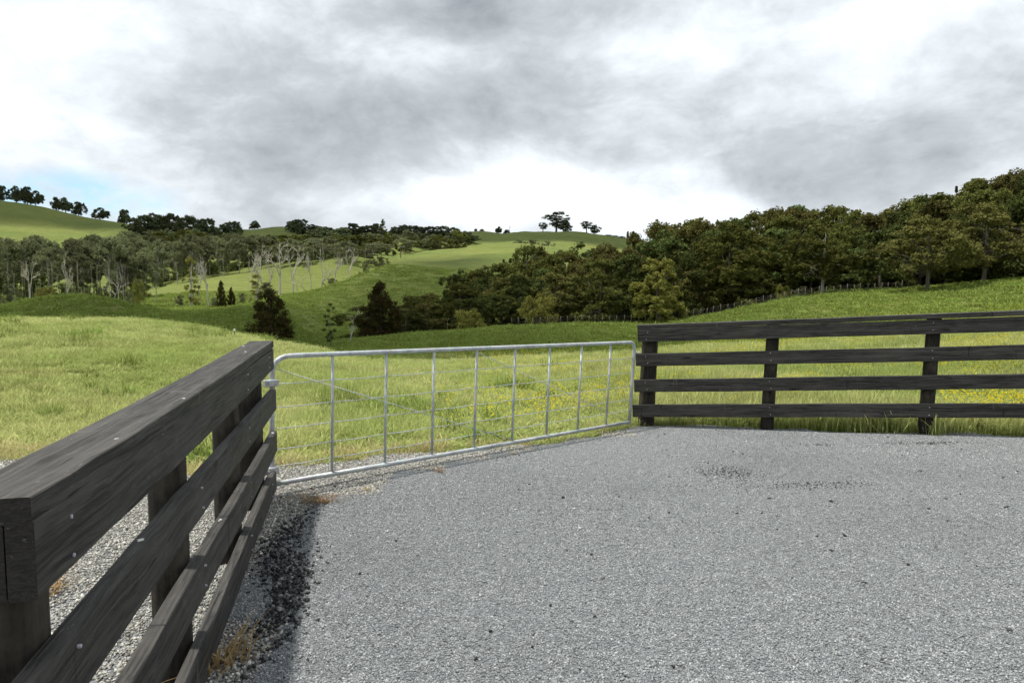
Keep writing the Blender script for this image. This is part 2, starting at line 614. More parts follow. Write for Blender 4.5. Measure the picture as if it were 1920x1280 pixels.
ths = np.concatenate([np.linspace(-PI, -0.95, 40, endpoint=False), np.linspace(-0.95, 0.85, 620, endpoint=False), np.linspace(0.85, PI, 40, endpoint=False)])
rs = np.concatenate([np.linspace(0.0, 20, 41)[1:], np.geomspace(20.5, 560, 330), np.geomspace(600, 6000, 24)])
TT, RR = np.meshgrid(ths, rs, indexing='ij')
X, Y = RR * np.sin(TT), RR * np.cos(TT)
Zg = ground(X.ravel(), Y.ravel()).reshape(X.shape)
din = poly_dist(X.ravel(), Y.ravel(), OUT).reshape(X.shape)
Zg = Zg - 0.09 * np.clip(din / 0.35, 0, 1) - 0.01
nt_, nr_ = X.shape
V = np.stack([X, Y, Zg], -1).reshape(-1, 3)
V = np.vstack([V, [[0, 0, -0.2]]])
ii, jj = np.meshgrid(np.arange(nt_), np.arange(nr_ - 1), indexing='ij')
i2 = (ii + 1) % nt_
Q = np.stack([ii * nr_ + jj, ii * nr_ + jj + 1, i2 * nr_ + jj + 1, i2 * nr_ + jj], -1).reshape(-1, 4)
land = obj('ground', fast_mesh('ground', V, Q, m_land, smooth=True))
tag(land, 'green rolling pasture of hills and hollows', kind='structure')

# gravel sheet
m_grav, t, out = new_mat('gravel_bed')
g = t.n('ShaderNodeNewGeometry')
pos = g.outputs['Position']
v1 = t.voro(pos, 85.0, 'F1', 'Color')
v2 = t.voro(pos, 85.0, 'F1', 'Distance')
n1 = t.noise(pos, 0.7, 4, 0.6)
sepc = t.n('ShaderNodeSeparateColor')
t.link(v1, sepc.inputs[0])
tone = t.ramp(sepc.outputs[0], [(0.0, (0.075, 0.083, 0.092)), (0.45, (0.165, 0.18, 0.195)), (0.85, (0.27, 0.29, 0.305)), (1.0, (0.48, 0.49, 0.49))])
tone = t.mix(t.mapr(n1, 0.35, 0.7, 0, 0.35), tone, (0.13, 0.135, 0.14))
principled(t, out, tone, 0.9, t.bump(v2, 0.8, 0.012), spec=0.25)
step = 0.1
gx = np.arange(-13, 13.01, step)
gy = np.arange(-7, 9.2, step)
GX, GY = np.meshgrid(gx, gy, indexing='ij')
dd = poly_dist(GX.ravel(), GY.ravel(), OUT).reshape(GX.shape) + wob(GX, GY)
GZ = pad(GX, GY) + 0.012 - 0.16 * np.clip((0.12 - dd) / 0.3, 0, 1)
keep = dd > -0.25
idx = -np.ones(GX.shape, int)
idx[keep] = np.arange(keep.sum())
q = np.stack([idx[:-1, :-1], idx[1:, :-1], idx[1:, 1:], idx[:-1, 1:]], -1).reshape(-1, 4)
q = q[(q >= 0).all(1)]
Vp = np.stack([GX[keep], GY[keep], GZ[keep]], -1)
drive = obj('driveway', fast_mesh('driveway', Vp, q, m_grav, smooth=True))
tag(drive, 'pale grey gravel driveway in front of the gate', kind='structure')

# ------------------------------------------------------------------ stones on the drive
rng = np.random.default_rng(7)


def stone_material(name, stops, rough=0.85):
    m, t, out = new_mat(name)
    at = t.n('ShaderNodeAttribute', attribute_name='tone')
    g = t.n('ShaderNodeNewGeometry')
    n1 = t.noise(g.outputs['Position'], 0.55, 6, 0.62, 0.5)
    n2 = t.noise(g.outputs['Position'], 2.6, 5, 0.65, 0.8)
    n3 = t.noise(g.outputs['Position'], 0.21, 3, 0.5, 0.2)
    col = t.ramp(at.outputs['Fac'], stops)
    col = t.mix(t.mapr(n1, 0.48, 0.70, 0, 0.45), col, tuple(0.72 * c for c in stops[1][1]))
    col = t.mix(t.mapr(n3, 0.45, 0.65, 0, 0.35), col, stops[2][1])
    col = t.mix(t.mapr(n2, 0.66, 0.76, 0, 0.7), col, tuple(0.4 * c for c in stops[1][1]))
    principled(t, out, col, rough, spec=0.25)
    return m


m_stone = stone_material('crushed_grey_stone', [(0.0, (0.130, 0.138, 0.142)), (0.3, (0.208, 0.219, 0.224)), (0.7, (0.272, 0.287, 0.292)), (0.93, (0.365, 0.378, 0.382)), (1.0, (0.55, 0.556, 0.552))])
m_stone_tan = stone_material('weathered_tan_stone', [(0.0, (0.12, 0.112, 0.098)), (0.3, (0.255, 0.245, 0.22)), (0.7, (0.36, 0.35, 0.318)), (0.93, (0.50, 0.49, 0.45)), (1.0, (0.70, 0.68, 0.63))])
m_stone_black = stone_material('black_bitumen_chip', [(0.0, (0.012, 0.012, 0.013)), (0.5, (0.028, 0.028, 0.030)), (0.75, (0.075, 0.077, 0.08)), (0.93, (0.20, 0.205, 0.21)), (1.0, (0.34, 0.34, 0.33))], 0.6)

OCT = np.array([[1, 0, 0], [-1, 0, 0], [0, 1, 0], [0, -1, 0], [0, 0, 1], [0, 0, -1]], float)
OCF = np.array([[0, 2, 4], [2, 1, 4], [1, 3, 4], [3, 0, 4], [2, 0, 5], [1, 2, 5], [3, 1, 5], [0, 3, 5]])


def stones(cx, cy, cz, size, rg):
    """Irregular angular stones at the given points: vertices, triangles, tone per vertex."""
    n = len(cx)
    v = OCT[None] * rg.uniform(0.6, 1.25, (n, 6, 1)) + rg.normal(0, 0.18, (n, 6, 3))
    v = v * np.array([1.0, 0.8, 0.62])
    a = rg.uniform(0, 2 * PI, n)
    b = rg.normal(0, 0.5, n)
    ca, sa, cb, sb = np.cos(a), np.sin(a), np.cos(b), np.sin(b)
    x = v[..., 0] * cb[:, None] + v[..., 2] * sb[:, None]
    z = -v[..., 0] * sb[:, None] + v[..., 2] * cb[:, None]
    y = v[..., 1]
    xx = x * ca[:, None] - y * sa[:, None]
    yy = x * sa[:, None] + y * ca[:, None]
    s = size[:, None]
    P = np.stack([xx * s + cx[:, None], yy * s + cy[:, None], z * s + cz[:, None]], -1)
    F = (OCF[None] + (np.arange(n) * 6)[:, None, None]).reshape(-1, 3)
    tone = np.repeat(rg.uniform(0, 1, n), 6)
    return P.reshape(-1, 3), F, tone


def stone_patch(name, w, sp, s0, s1, mat, seed):
    rg = np.random.default_rng(seed)
    k = int(w / sp)
    a, b = np.meshgrid((np.arange(k) + 0.5) * sp - w / 2, (np.arange(k) + 0.5) * sp - w / 2)
    a = a.ravel() + rg.uniform(-sp * .6, sp * .6, k * k)
    b = b.ravel() + rg.uniform(-sp * .6, sp * .6, k * k)
    size = rg.uniform(s0, s1, k * k) * np.where(rg.random(k * k) < 0.03, 1.7, 1)
    cz = rg.uniform(-0.1, 0.55, k * k) * size
    v, f, tn = stones(a, b, cz, size, rg)
    return fast_mesh(name, v, f, mat, tn)


def lay_patches(name, w, protos, test, xr, yr, label, rg):
    xs = np.arange(xr[0], xr[1], w)
    ys = np.arange(yr[0], yr[1], w)
    A, B = np.meshgrid(xs, ys)
    A, B = A.ravel(), B.ravel()
    ok = test(A, B)
    A, B = A[ok], B[ok]
    n = len(A)
    z = pad(A, B) + 0.012
    e = 0.05
    sx = (pad(A + e, B) - pad(A - e, B)) / (2 * e)
    sy = (pad(A, B + e) - pad(A, B - e)) / (2 * e)
    quarter = rg.integers(0, 4, n) * PI / 2
    rots = []
    for i in range(n):
        up = Vector((-sx[i], -sy[i], 1)).normalized()
        q = Vector((0, 0, 1)).rotation_difference(up) @ Euler((0, 0, quarter[i])).to_quaternion()
        rots.append(tuple(q.to_euler()))
    return instancer(name, np.stack([A, B, z], -1), rots, np.ones((n, 3)), rg.integers(0, len(protos), n), protos, label)


# plan of the left fence's drive-side face
FA = cam_point(62, 930, 1.25)
FB = cam_point(514, 640, 5.05)
fdir = (FB - FA).normalized()
fdir2 = Vector((fdir.x, fdir.y, 0)).normalized()
fleft = Vector((-fdir2.y, fdir2.x, 0))           # towards the paddock side
if fleft.x > 0:
    fleft = -fleft


def fence_side(x, y):
    """Distance to the paddock side of the left fence line (positive behind the fence)."""
    return (x - FA.x) * fleft.x + (y - FA.y) * fleft.y


# old, paler stony ground lies behind the fence and beyond this seam across the gateway
SEAM = [on_pad(*q) for q in ((505, 985), (600, 945), (700, 915), (830, 884), (960, 850), (1077, 818), (1185, 804))]


def is_old(x, y):
    x = np.asarray(x, float)
    y = np.asarray(y, float)
    sx = np.array([p[0] for p in SEAM])
    sy = np.array([p[1] for p in SEAM])
    beyond = (y > np.interp(x, sx, sy)) & (x > sx[0]) & (x < sx[-1] + 0.2)
    return (fence_side(x, y) > -0.06) & (x < -0.4) | beyond | (fence_side(x, y) > -0.06) & (y > 3.2) & (x < -1)


def view_ok(x, y, m=0.15):
    return (y > 0.9) & (np.abs(x) < 0.80 * y + 2.6 + m)


grey_p = [stone_patch('grey_stones', 0.4, 0.0074, 0.0032, 0.0069, m_stone, 20 + i) for i in range(4)]
tan_p = [stone_patch('tan_stones', 0.4, 0.0125, 0.0052, 0.0125, m_stone_tan, 40 + i) for i in range(4)]
inside = lambda x, y, m: poly_dist(x, y, OUT) + wob(x, y) > m
lay_patches('gravel', 0.4, grey_p, lambda x, y: inside(x, y, 0.16) & view_ok(x, y) & ~is_old(x, y), (-8, 11), (0.8, 9.2), 'pale grey crushed gravel covering the drive', rng)
lay_patches('old_gravel', 0.4, tan_p, lambda x, y: inside(x, y, 0.12) & view_ok(x, y, 0.6) & is_old(x, y), (-8, 11.0), (0.8, 9.2), 'tan weathered gravel behind the fence and under the gate', rng)

# black bitumen chips heaped along the foot of the left fence
n = 1500
s_ = np.clip(rng.normal(2.35, 0.62, n), 0.75, 3.75)
cen = 0.19 + 0.05 * np.sin(s_ * 4.0)
wid = 0.085 + 0.035 * np.sin(s_ * 5.2 + 1.0)
off = cen + rng.normal(0, 1, n) * wid
cx = FA.x + fdir2.x * s_ - fleft.x * off
cy = FA.y + fdir2.y * s_ - fleft.y * off
size = rng.uniform(0.006, 0.018, n)
heap = 0.04 * np.exp(-((off - cen) / 0.10)**2) * np.exp(-((s_ - 2.35) / 0.8)**2)
cz = pad(cx, cy) + 0.012 + heap * rng.uniform(0.3, 1.0, n)
v, f, tn = stones(cx, cy, cz, size, rng)
chips = obj('bitumen_chip_gravel', fast_mesh('bitumen_chips', v, f, m_stone_black, tn))
tag(chips, 'black bitumen chips heaped along the foot of the near fence', kind='stuff')
# stray dark pebbles over the drive
n = 240
cx = rng.uniform(-2.5, 7.5, n)
cy = 2.0 + 6.2 * rng.random(n)
for (spx, spy, k_, wx, wy) in ((1360, 900, 420, 0.13, 0.16), (1525, 930, 260, 0.26, 0.06), (1745, 838, 220, 0.22, 0.05), (1540, 838, 60, 0.10, 0.05), (1290, 930, 50, 0.2, 0.1)):
    qx, qy = on_pad(spx, spy, -0.05)
    cx = np.concatenate([cx, qx + rng.normal(0, wx, k_)])
    cy = np.concatenate([cy, qy + rng.normal(0, wy, k_)])
ok = inside(cx, cy, 0.3) & (fence_side(cx, cy) < -0.1)
cx, cy = cx[ok], cy[ok]
size = np.where(np.arange(len(cx)) < 190, rng.uniform(0.006, 0.017, len(cx)), rng.uniform(0.004, 0.008, len(cx))) * np.where(rng.random(len(cx)) < .06, 1.5, 1)
v, f, tn = stones(cx, cy, pad(cx, cy) + 0.018, size, rng)
obj_ = obj('stray_pebble_gravel', fast_mesh('stray_pebbles', v, f, m_stone_black, tn * 0.85))
tag(obj_, 'dark pebbles scattered over the pale drive', kind='stuff')

# ------------------------------------------------------------------ timber fences
m_wood, t, out = new_mat('black_stained_timber')
tcn = t.n('ShaderNodeTexCoord')
oi = t.n('ShaderNodeObjectInfo')
cmb = t.n('ShaderNodeCombineXYZ')
t.link(t.math('MULTIPLY', oi.outputs['Random'], 37.0), cmb.inputs[0])
t.link(t.math('MULTIPLY', oi.outputs['Random'], 11.0), cmb.inputs[1])
vec = t.vmath('ADD', tcn.outputs['Object'], cmb.outputs[0])
warp = t.noise(t.scale(vec, (1.2, 3.0, 3.0)), 1.6, 3, 0.5)
wv = t.n('ShaderNodeCombineXYZ')
t.link(t.math('MULTIPLY', warp, 0.06), wv.inputs[2])
t.link(t.math('MULTIPLY', warp, 0.05), wv.inputs[1])
gv = t.vmath('ADD', vec, wv.outputs[0])
grain = t.noise(t.scale(gv, (1.2, 42.0, 42.0)), 2.2, 8, 0.65, 0.2)
blot = t.noise(t.scale(vec, (1.0, 2.0, 2.5)), 2.6, 5, 0.6, 0.4)
fleck = t.noise(t.scale(vec, (6.0, 20.0, 20.0)), 4.0, 5, 0.7)
kn = t.voro(t.scale(gv, (1.0, 3.2, 3.2)), 1.9, 'F1', 'Distance')
col = t.mix(t.mapr(grain, 0.40, 0.62), (0.007, 0.0066, 0.006), (0.056, 0.052, 0.048))
col = t.mix(t.mapr(blot, 0.46, 0.70, 0, 0.65), col, (0.074, 0.069, 0.064))
streak = t.noise(t.scale(gv, (0.5, 14.0, 14.0)), 1.7, 6, 0.6, 0.1)
col = t.mix(t.mapr(streak, 0.52, 0.74, 0, 0.5), col, (0.100, 0.094, 0.087))
col = t.mix(t.mapr(kn, 0.05, 0.13, 0.9, 0.0), col, (0.006, 0.0055, 0.005))
crack = t.noise(t.scale(gv, (0.7, 60.0, 60.0)), 1.0, 3, 0.5)
col = t.mix(t.mapr(crack, 0.36, 0.32, 0.0, 0.9), col, (0.004, 0.004, 0.004))
sepn = t.n('ShaderNodeSeparateXYZ')
t.link(tcn.outputs['Normal'], sepn.inputs[0])
endg = t.mapr(t.math('ABSOLUTE', sepn.outputs[0]), 0.85, 0.95)
endn = t.noise(t.scale(tcn.outputs['Object'], (1.0, 22.0, 70.0)), 1.6, 6, 0.7, 1.5)
col = t.mix(endg, col, t.mix(t.mapr(endn, 0.35, 0.68), (0.007, 0.006, 0.005), (0.040, 0.034, 0.030)))
spot = t.math('MULTIPLY', t.mapr(fleck, 0.64, 0.70), t.mapr(blot, 0.47, 0.58))
col = t.mix(t.math('MULTIPLY', spot, 0.5), col, (0.36, 0.34, 0.29))
g = t.n('ShaderNodeNewGeometry')
sp = t.n('ShaderNodeSeparateXYZ')
t.link(g.outputs['Normal'], sp.inputs[0])
bird = t.voro(t.scale(vec, (4.2, 8.0, 8.0)), 1.0, 'F1', 'Distance')
bird2 = t.noise(vec, 30, 3, 0.6)
bs = t.math('MULTIPLY', t.mapr(t.math('ADD', bird, t.math('MULTIPLY', bird2, 0.30)), 0.205, 0.225, 1, 0), t.mapr(sp.outputs[2], 0.8, 0.9))
col = t.mix(bs, col, (0.62, 0.62, 0.60))
cross = t.noise(t.scale(vec, (9.0, 1.2, 1.2)), 1.0, 4, 0.6, 0.6)
col = t.mix(t.mapr(cross, 0.66, 0.70, 0, 0.55), col, (0.11, 0.105, 0.098))
col = t.mix(t.mapr(cross, 0.335, 0.315, 0, 0.8), col, (0.005, 0.005, 0.005))
hb = t.math('ADD', t.math('MULTIPLY', grain, 0.7), t.math('MULTIPLY', t.mapr(kn, 0.0, 0.12), 0.5))
principled(t, out, col, t.mapr(blot, 0.3, 0.7, 0.62, 0.85), t.bump(hb, 0.7, 0.006), spec=0.35)

m_post, t, out = new_mat('black_stained_post')
tcn = t.n('ShaderNodeTexCoord')
vec = tcn.outputs['Object']
gr = t.noise(t.scale(vec, (26, 26, 1.5)), 2.0, 6, 0.6, 0.3)
bl = t.noise(t.scale(vec, (3, 3, 1.5)), 2.0, 5, 0.6)
col = t.mix(t.mapr(gr, 0.3, 0.7), (0.010, 0.009, 0.008), (0.040, 0.035, 0.030))
col = t.mix(t.mapr(bl, 0.48, 0.70, 0, 0.7), col, (0.12, 0.10, 0.078))
principled(t, out, col, 0.85, t.bump(gr, 0.5, 0.006), spec=0.25)

m_zinc, t, out = new_mat('galvanised_steel')
tcn = t.n('ShaderNodeTexCoord')
s1 = t.voro(tcn.outputs['Object'], 60, 'F1', 'Color')
n1 = t.noise(tcn.outputs['Object'], 9, 6, 0.65)
col = t.mix(t.mapr(n1, 0.38, 0.66), (0.50, 0.525, 0.54), (0.30, 0.32, 0.335))
col = t.mix(0.12, col, s1, 'OVERLAY')
principled(t, out, col, t.mapr(n1, 0.3, 0.7, 0.42, 0.6), metal=0.25, spec=0.5)


def board(name, a, b, h, thick, side, mat, seed, parent, segs=14, chamfer=0.003, wav=0.0055):
    """A sawn board from a to b (top drive-side edge), height h, lying towards `side` by thick; local X runs along it."""
    a, b = Vector(a), Vector(b)
    L = (b - a).length
    ex = (b - a).normalized()
    ey = (side - ex * side.dot(ex)).normalized()
    ez = ex.cross(ey)
    if ez.z < 0:
        ez = -ez
    rg = random.Random(seed)
    prof = [(chamfer, 0), (thick - chamfer, 0), (thick, -chamfer), (thick, -h + chamfer), (thick - chamfer, -h), (chamfer, -h), (0, -h + chamfer), (0, -chamfer)]
    V, F = [], []
    k = len(prof)
    p1, p2 = rg.uniform(0, 6), rg.uniform(0, 6)
    for i in range(segs + 1):
        u = i / segs
        dyy = wav * math.sin(p1 + u * 5) + rg.uniform(-1, 1) * wav * 0.3
        dzz = wav * math.sin(p2 + u * 4.1) + rg.uniform(-1, 1) * wav * 0.3
        for (py, pz) in prof:
            V.append((u * L, py + dyy + rg.uniform(-1, 1) * .0006, pz + dzz + rg.uniform(-1, 1) * .0012))
    for i in range(segs):
        for j in range(k):
            j2 = (j + 1) % k
            F.append((i * k + j, (i + 1) * k + j, (i + 1) * k + j2, i * k + j2))
    F.append(tuple(range(k)))
    F.append(tuple(segs * k + j for j in reversed(range(k))))
    me = mesh(name, V, F, mat)
    M = Matrix((ex, ey, ez)).transposed().to_4x4()
    if M.to_3x3().determinant() < 0:           # keep a right-handed frame
        for vtx in me.vertices:
            vtx.co.y = -vtx.co.y
        M = Matrix((ex, -ey, ez)).transposed().to_4x4()
        me.flip_normals()
    M.translation = a
    o = bpy.data.objects.new(name, me)
    link(o, parent)
    o.matrix_world = M if parent is None else parent.matrix_world.inverted() @ M
    if parent is not None:
        o.matrix_basis = Matrix.Translation(-Vector(parent.location)) @ M
    return o


def round_post(name, base, top, r, parent, seed):
    rg = random.Random(seed)
    base, top = Vector(base), Vector(top)
    L = (top - base).length
    S, R = 20, 7
    V, F = [], []
    wob_ = [rg.uniform(-1, 1) for _ in range(S)]
    for i in range(R + 1):
        u = i / R
        for k in range(S):
            w = 2 * PI * k / S
            rr = r * (1.03 - 0.05 * u + 0.018 * math.sin(2 * w + seed) + 0.008 * wob_[k])
            V.append((rr * math.cos(w), rr * math.sin(w), u * L))
    for i in range(R):
        for k in range(S):
            k2 = (k + 1) % S
            F.append((i * S + k, i * S + k2, (i + 1) * S + k2, (i + 1) * S + k))
    F.append(tuple(reversed(range(S))))
    F.append(tuple(R * S + k for k in range(S)))
    me = mesh(name, V, F, m_post)
    for p in me.polygons:
        p.use_smooth = len(p.vertices) == 4
    o = bpy.data.objects.new(name, me)
    link(o, parent)
    q = Vector((0, 0, 1)).rotation_difference((top - base).normalized())
    o.rotation_mode = 'QUATERNION'
    o.rotation_quaternion = q
    o.location = base - Vector(parent.location)
    return o


def nail_mesh():
    V, F = [], []
    S = 8
    for (r, z) in ((0.0050, -0.006), (0.0046, 0.0012), (0.0, 0.0022)):
        if r == 0:
            V.append((0, 0, z))
        else:
            V += [(r * math.cos(2 * PI * k / S), r * math.sin(2 * PI * k / S), z) for k in range(S)]
    for k in range(S):
        k2 = (k + 1) % S
        F.append((k, k2, S + k2, S + k))
        F.append((S + k, S + k2, 2 * S))
    return mesh('nail', V, F, m_zinc)


NAIL = nail_mesh()


def nails(rail, xs, h, facing):
    """Two nail heads at each local x of the rail, on its drive-side face (a sub-part each)."""
    M = rail.matrix_basis.to_3x3()
    sgn = -1 if (M @ Vector((0, 1, 0))).dot(facing) < 0 else 1
    for x in xs:
        for fz in (0.22, 0.78):
            o = bpy.data.objects.new('nail', NAIL)
            link(o, rail)
            o.location = (x + random.uniform(-.012, .012), -sgn * 0.0032, -h * fz + random.uniform(-.008, .008))
            o.rotation_euler = (sgn * PI / 2, 0, 0)


random.seed(4)
# --- near fence on the left
lf = empty('timber_fence', (FA.x, FA.y, 0))
tag(lf, 'black post and rail fence running away beside the drive, ending at the gate hinges', 'fence', 'black timber fences')
Lf = (Vector((FB.x, FB.y, 0)) - Vector((FA.x, FA.y, 0))).length
zcap = 0.5 * (FA.z + FB.z)


def lf_pt(s, z, off=0.0):
    return Vector((FA.x, FA.y, 0)) + fdir2 * s + fleft * off + Vector((0, 0, z))


def z_at(px, py, depth):
    return cam_point(px, py, depth).z


zr = [zcap - 0.052, z_at(514, 729, 5.05), z_at(513, 808, 5.05), z_at(513, 885, 5.05)]
board('end_block', lf_pt(0.003, FA.z - 0.053, 0.0535), lf_pt(0.085, FA.z - 0.053, 0.0535), 0.143, 0.105, fleft, m_wood, 12, lf, 3, wav=0.0)
cap_o = board('cap_rail', lf_pt(0, FA.z), lf_pt(Lf, FB.z), 0.05, 0.165, fleft, m_wood, 11, lf, 22)
for i, z in enumerate(zr):
    near = (0.0, -0.35, -0.35, -0.35)[i]
    r_ = board('rail', lf_pt(near, z + (FA.z - zcap) * (i == 0), 0.0025), lf_pt(Lf - (0.0, 0.004, 0.012, 0.0)[i], z + (FB.z - zcap) * (i == 0), 0.0025), 0.15, 0.048, fleft, m_wood, 30 + i, lf, 20)
    nails(r_, [s - near for s in (0.17, 1.39, 2.60, 3.62)], 0.15, fleft)
for s, r in ((0.17, 0.075), (1.39, 0.068), (2.60, 0.068), (3.62, 0.098)):
    p = lf_pt(s, 0, 0.054 + r * 1.04)
    zb = float(pad(p.x, p.y)) - 0.3
    round_post('post', (p.x, p.y, zb), (p.x, p.y, zcap - 0.056), r, lf, int(s * 10))

# --- far fence on the right of the gate
RD = Vector((0.949, -0.316, 0.0)).normalized()
RA = cam_point(1194.6, 609, 8.15)
RC = Vector((RA.x, RA.y, 0))
rback = Vector((0.316, 0.949, 0.0)).normalized()   # away from the drive
rf = empty('timber_fence', (RA.x, RA.y, 0))
tag(rf, 'black four-rail timber fence standing between the drive and the buttercup field', 'fence', 'black timber fences')
tops_a = [609, 617.3, 663.7, 712.2, 759.8]
ends_a = [1194.6, 1195.2, 1192.0, 1189.6, 1187.0]
SL = 0.0535                                        # rise of the rails to the right
RL = 6.4


def rf_pt(s, z, off=0.0):
    return RC + RD * s + rback * off + Vector((0, 0, z + SL * s))


zs = [cam_point(1196, y, 8.15).z for y in tops_a]
board('cap_rail', rf_pt(0, zs[0], -0.002), rf_pt(RL, zs[0], -0.002), 0.05, 0.16, rback, m_wood, 71, rf, 24)
post_s = (0.115, 1.50, 3.10, 4.72)
for i in range(1, 5):
    s0 = (0.0, 0.004, -0.016, -0.03, -0.046)[i]
    r_ = board('rail', rf_pt(s0, zs[i] - (0.004 if i == 1 else 0)), rf_pt(RL, zs[i] - (0.004 if i == 1 else 0)), 0.149, 0.048, rback, m_wood, 80 + i, rf, 24)
    nails(r_, [s - s0 for s in post_s], 0.149, rback)
for s, r in zip(post_s, (0.098, 0.073, 0.069, 0.07)):
    lean = 0.045
    b0 = rf_pt(s, 0, 0.053 + r)
    b0.z = float(pad(b0.x, b0.y)) - 0.35
    zt = zs[1] + SL * s + 0.0
    tp = Vector((b0.x, b0.y, zt)) + RD * lean * 0.6
    round_post('post', b0 - RD * lean * 0.6, tp, r, rf, int(s * 10) + 3)

# ------------------------------------------------------------------ steel gate
GLt, GLb = cam_point(510, 668, 5.1), cam_point(510, 908, 5.1)
GRt, GRb = cam_point(1190, 641.5, 8.1), cam_point(1180, 791, 8.1)
gate = empty('farm_gate', (GLb.x, GLb.y, 0))
tag(gate, 'long galvanised pipe gate with wire infill, shut across the gateway', 'gate')
GO = Vector(gate.location)


def gp(u, w):
    """Point in the gate's plane: u along from hinge to latch, w up from bottom tube to top tube."""
    return (GLb.lerp(GRb, u)).lerp(GLt.lerp(GRt, u), w)


def gpart(name, pts, radii, sides=8, parent=gate):
    v, f = tube([Vector(p) - GO for p in pts], radii, sides)
    me = mesh(name, v, f, m_zinc, True)
    return obj(name, me, parent)


def arc(c, a, b, n=6):
    """Bend from point a to point b round corner c."""
    return [a * (1 - t)**2 + c * 2 * t * (1 - t) + b * t * t for t in [i / n for i in range(n + 1)]]


R_T = 0.0195
loop = [gp(0, -0.01), gp(0, 0.5)]
loop += arc(gp(0, 1.0), gp(0, 0.86), gp(0.035, 1.0))
loop += [gp(u, 1.0) for u in (0.2, 0.4, 0.6, 0.8)]
loop += arc(gp(1, 1.0), gp(0.98, 1.0), gp(1, 0.9))
loop += [gp(1, 0.5), gp(1, -0.03)]
gpart('frame_tube', loop, [R_T] * len(loop), 12)
gpart('bottom_tube', [gp(-0.004, 0), gp(0.3, 0.0), gp(0.7, 0.0), gp(1.0, 0)], [R_T] * 4, 12)
for k in range(1, 9):
    u = 0.1125 * k
    gpart('upright', [gp(u, 0.02), gp(u, 0.5), gp(u, 0.98)], [0.0115] * 3, 8)
for y0, y1 in ((720, 670), (764, 698), (804, 723), (843, 748), (875, 768)):
    w0 = (908 - y0) / 240.0
    w1 = (791 - y1) / 149.5
    pts = []
    for i in range(19):
        u = i / 18
        p = gp(u, w0 + (w1 - w0) * u)
        sag = 0.006 * math.sin(u * 9 * PI)**2
        pts.append(p - Vector((0, 0, sag)))
    gpart('wire', pts, [0.0036] * 19, 6)
gpart('brace_wire', [gp(0.004, 0.905), gp(0.5625, 0.03)], [0.0034, 0.0034], 5)
gpart('brace_wire', [gp(0.452, 0.96), gp(0.99, 0.02)], [0.0034, 0.0034], 5)


def plate(name, c, ex, ey, ez, sx, sy, sz, parent, mat=None):
    V = []
    bvl = 0.004
    for i in (-1, 1):
        for (a, b) in ((-1, -1), (1, -1), (1, 1), (-1, 1)):
            V.append(c + ex * (sx * i) + ey * (sy * a) + ez * (sz * b) - GO)
    F = [(3, 2, 1, 0), (4, 5, 6, 7), (0, 1, 5, 4), (1, 2, 6, 5), (2, 3, 7, 6), (3, 0, 4, 7)]
    me = mesh(name, V, F, mat or m_zinc)
    o = obj(name, me, parent)
    m = o.modifiers.new('edge', 'BEVEL')
    m.width = bvl
    m.segments = 2
    return o


for px, py in ((508, 718), (508, 882)):
    c = cam_point(px, py, 5.08)
    ex = (Vector((GRb.x, GRb.y, 0)) - Vector((GLb.x, GLb.y, 0))).normalized()
    ez = Vector((0, 0, 1))
    ey = ez.cross(ex)
    h_ = plate('hinge_strap', c, ex, ey, ez, 0.052, 0.027, 0.024, gate)
    for k in (-1, 1):
        v, f = tube([c - GO + ex * 0.026 * k - ey * 0.03, c - GO + ex * 0.026 * k - ey * 0.037], [0.008, 0.007], 6)
        obj('bolt', mesh('bolt', v, f, m_zinc), h_)
# latch chain and hook at the free end
for k in range(5):
    c = gp(0.998, 0.79) + Vector((0.0, -0.012, -0.016 * k))
    pts = [c + Vector((0.009 * math.cos(w) * (k % 2), 0.009 * math.cos(w) * ((k + 1) % 2), 0.013 * math.sin(w))) for w in np.linspace(0, 2 * PI, 9)]
    gpart('chain_link', pts, [0.0028] * 9, 5)
gpart('latch_hook', [gp(1.0, 0.86) + Vector((0.02, 0, 0)), gp(1.0, 0.865) + Vector((0.055, -0.01, 0.012)), gp(1.0, 0.87) + Vector((0.085, -0.01, 0.008))], [0.007] * 3, 6)

# ------------------------------------------------------------------ grass
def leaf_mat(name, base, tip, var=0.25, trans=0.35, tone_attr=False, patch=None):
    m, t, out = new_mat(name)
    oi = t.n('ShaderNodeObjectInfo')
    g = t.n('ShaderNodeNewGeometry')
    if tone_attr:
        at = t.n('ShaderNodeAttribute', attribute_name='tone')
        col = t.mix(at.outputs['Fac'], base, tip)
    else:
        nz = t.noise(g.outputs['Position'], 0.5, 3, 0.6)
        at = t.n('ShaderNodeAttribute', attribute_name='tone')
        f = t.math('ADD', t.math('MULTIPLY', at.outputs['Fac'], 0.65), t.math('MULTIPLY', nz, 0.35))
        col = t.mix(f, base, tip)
    if patch is not None:
        pn = t.noise(g.outputs['Position'], 0.22, 4, 0.6, 0.6)
        col = t.mix(t.mapr(pn, 0.42, 0.62, 0, 0.75), col, patch)
    hs = t.n('ShaderNodeHueSaturation')
    t.link(col, hs.inputs['Color'])
    t.link(t.mapr(oi.outputs['Random'], 0, 1, 0.49, 0.51), hs.inputs['Hue'])
    t.link(t.mapr(oi.outputs['Random'], 0, 1, 1 - var, 1 + var), hs.inputs['Value'])
    d = t.n('ShaderNodeBsdfDiffuse')
    tr = t.n('ShaderNodeBsdfTranslucent')
    t.link(hs.outputs[0], d.inputs[0])
    t.link(hs.outputs[0], tr.inputs[0])
    mx = t.n('ShaderNodeMixShader')
    mx.inputs[0].default_value = trans
    t.link(d.outputs[0], mx.inputs[1])
    t.link(tr.outputs[0], mx.inputs[2])
    t.link(mx.outputs[0], out.inputs[0])
    return m


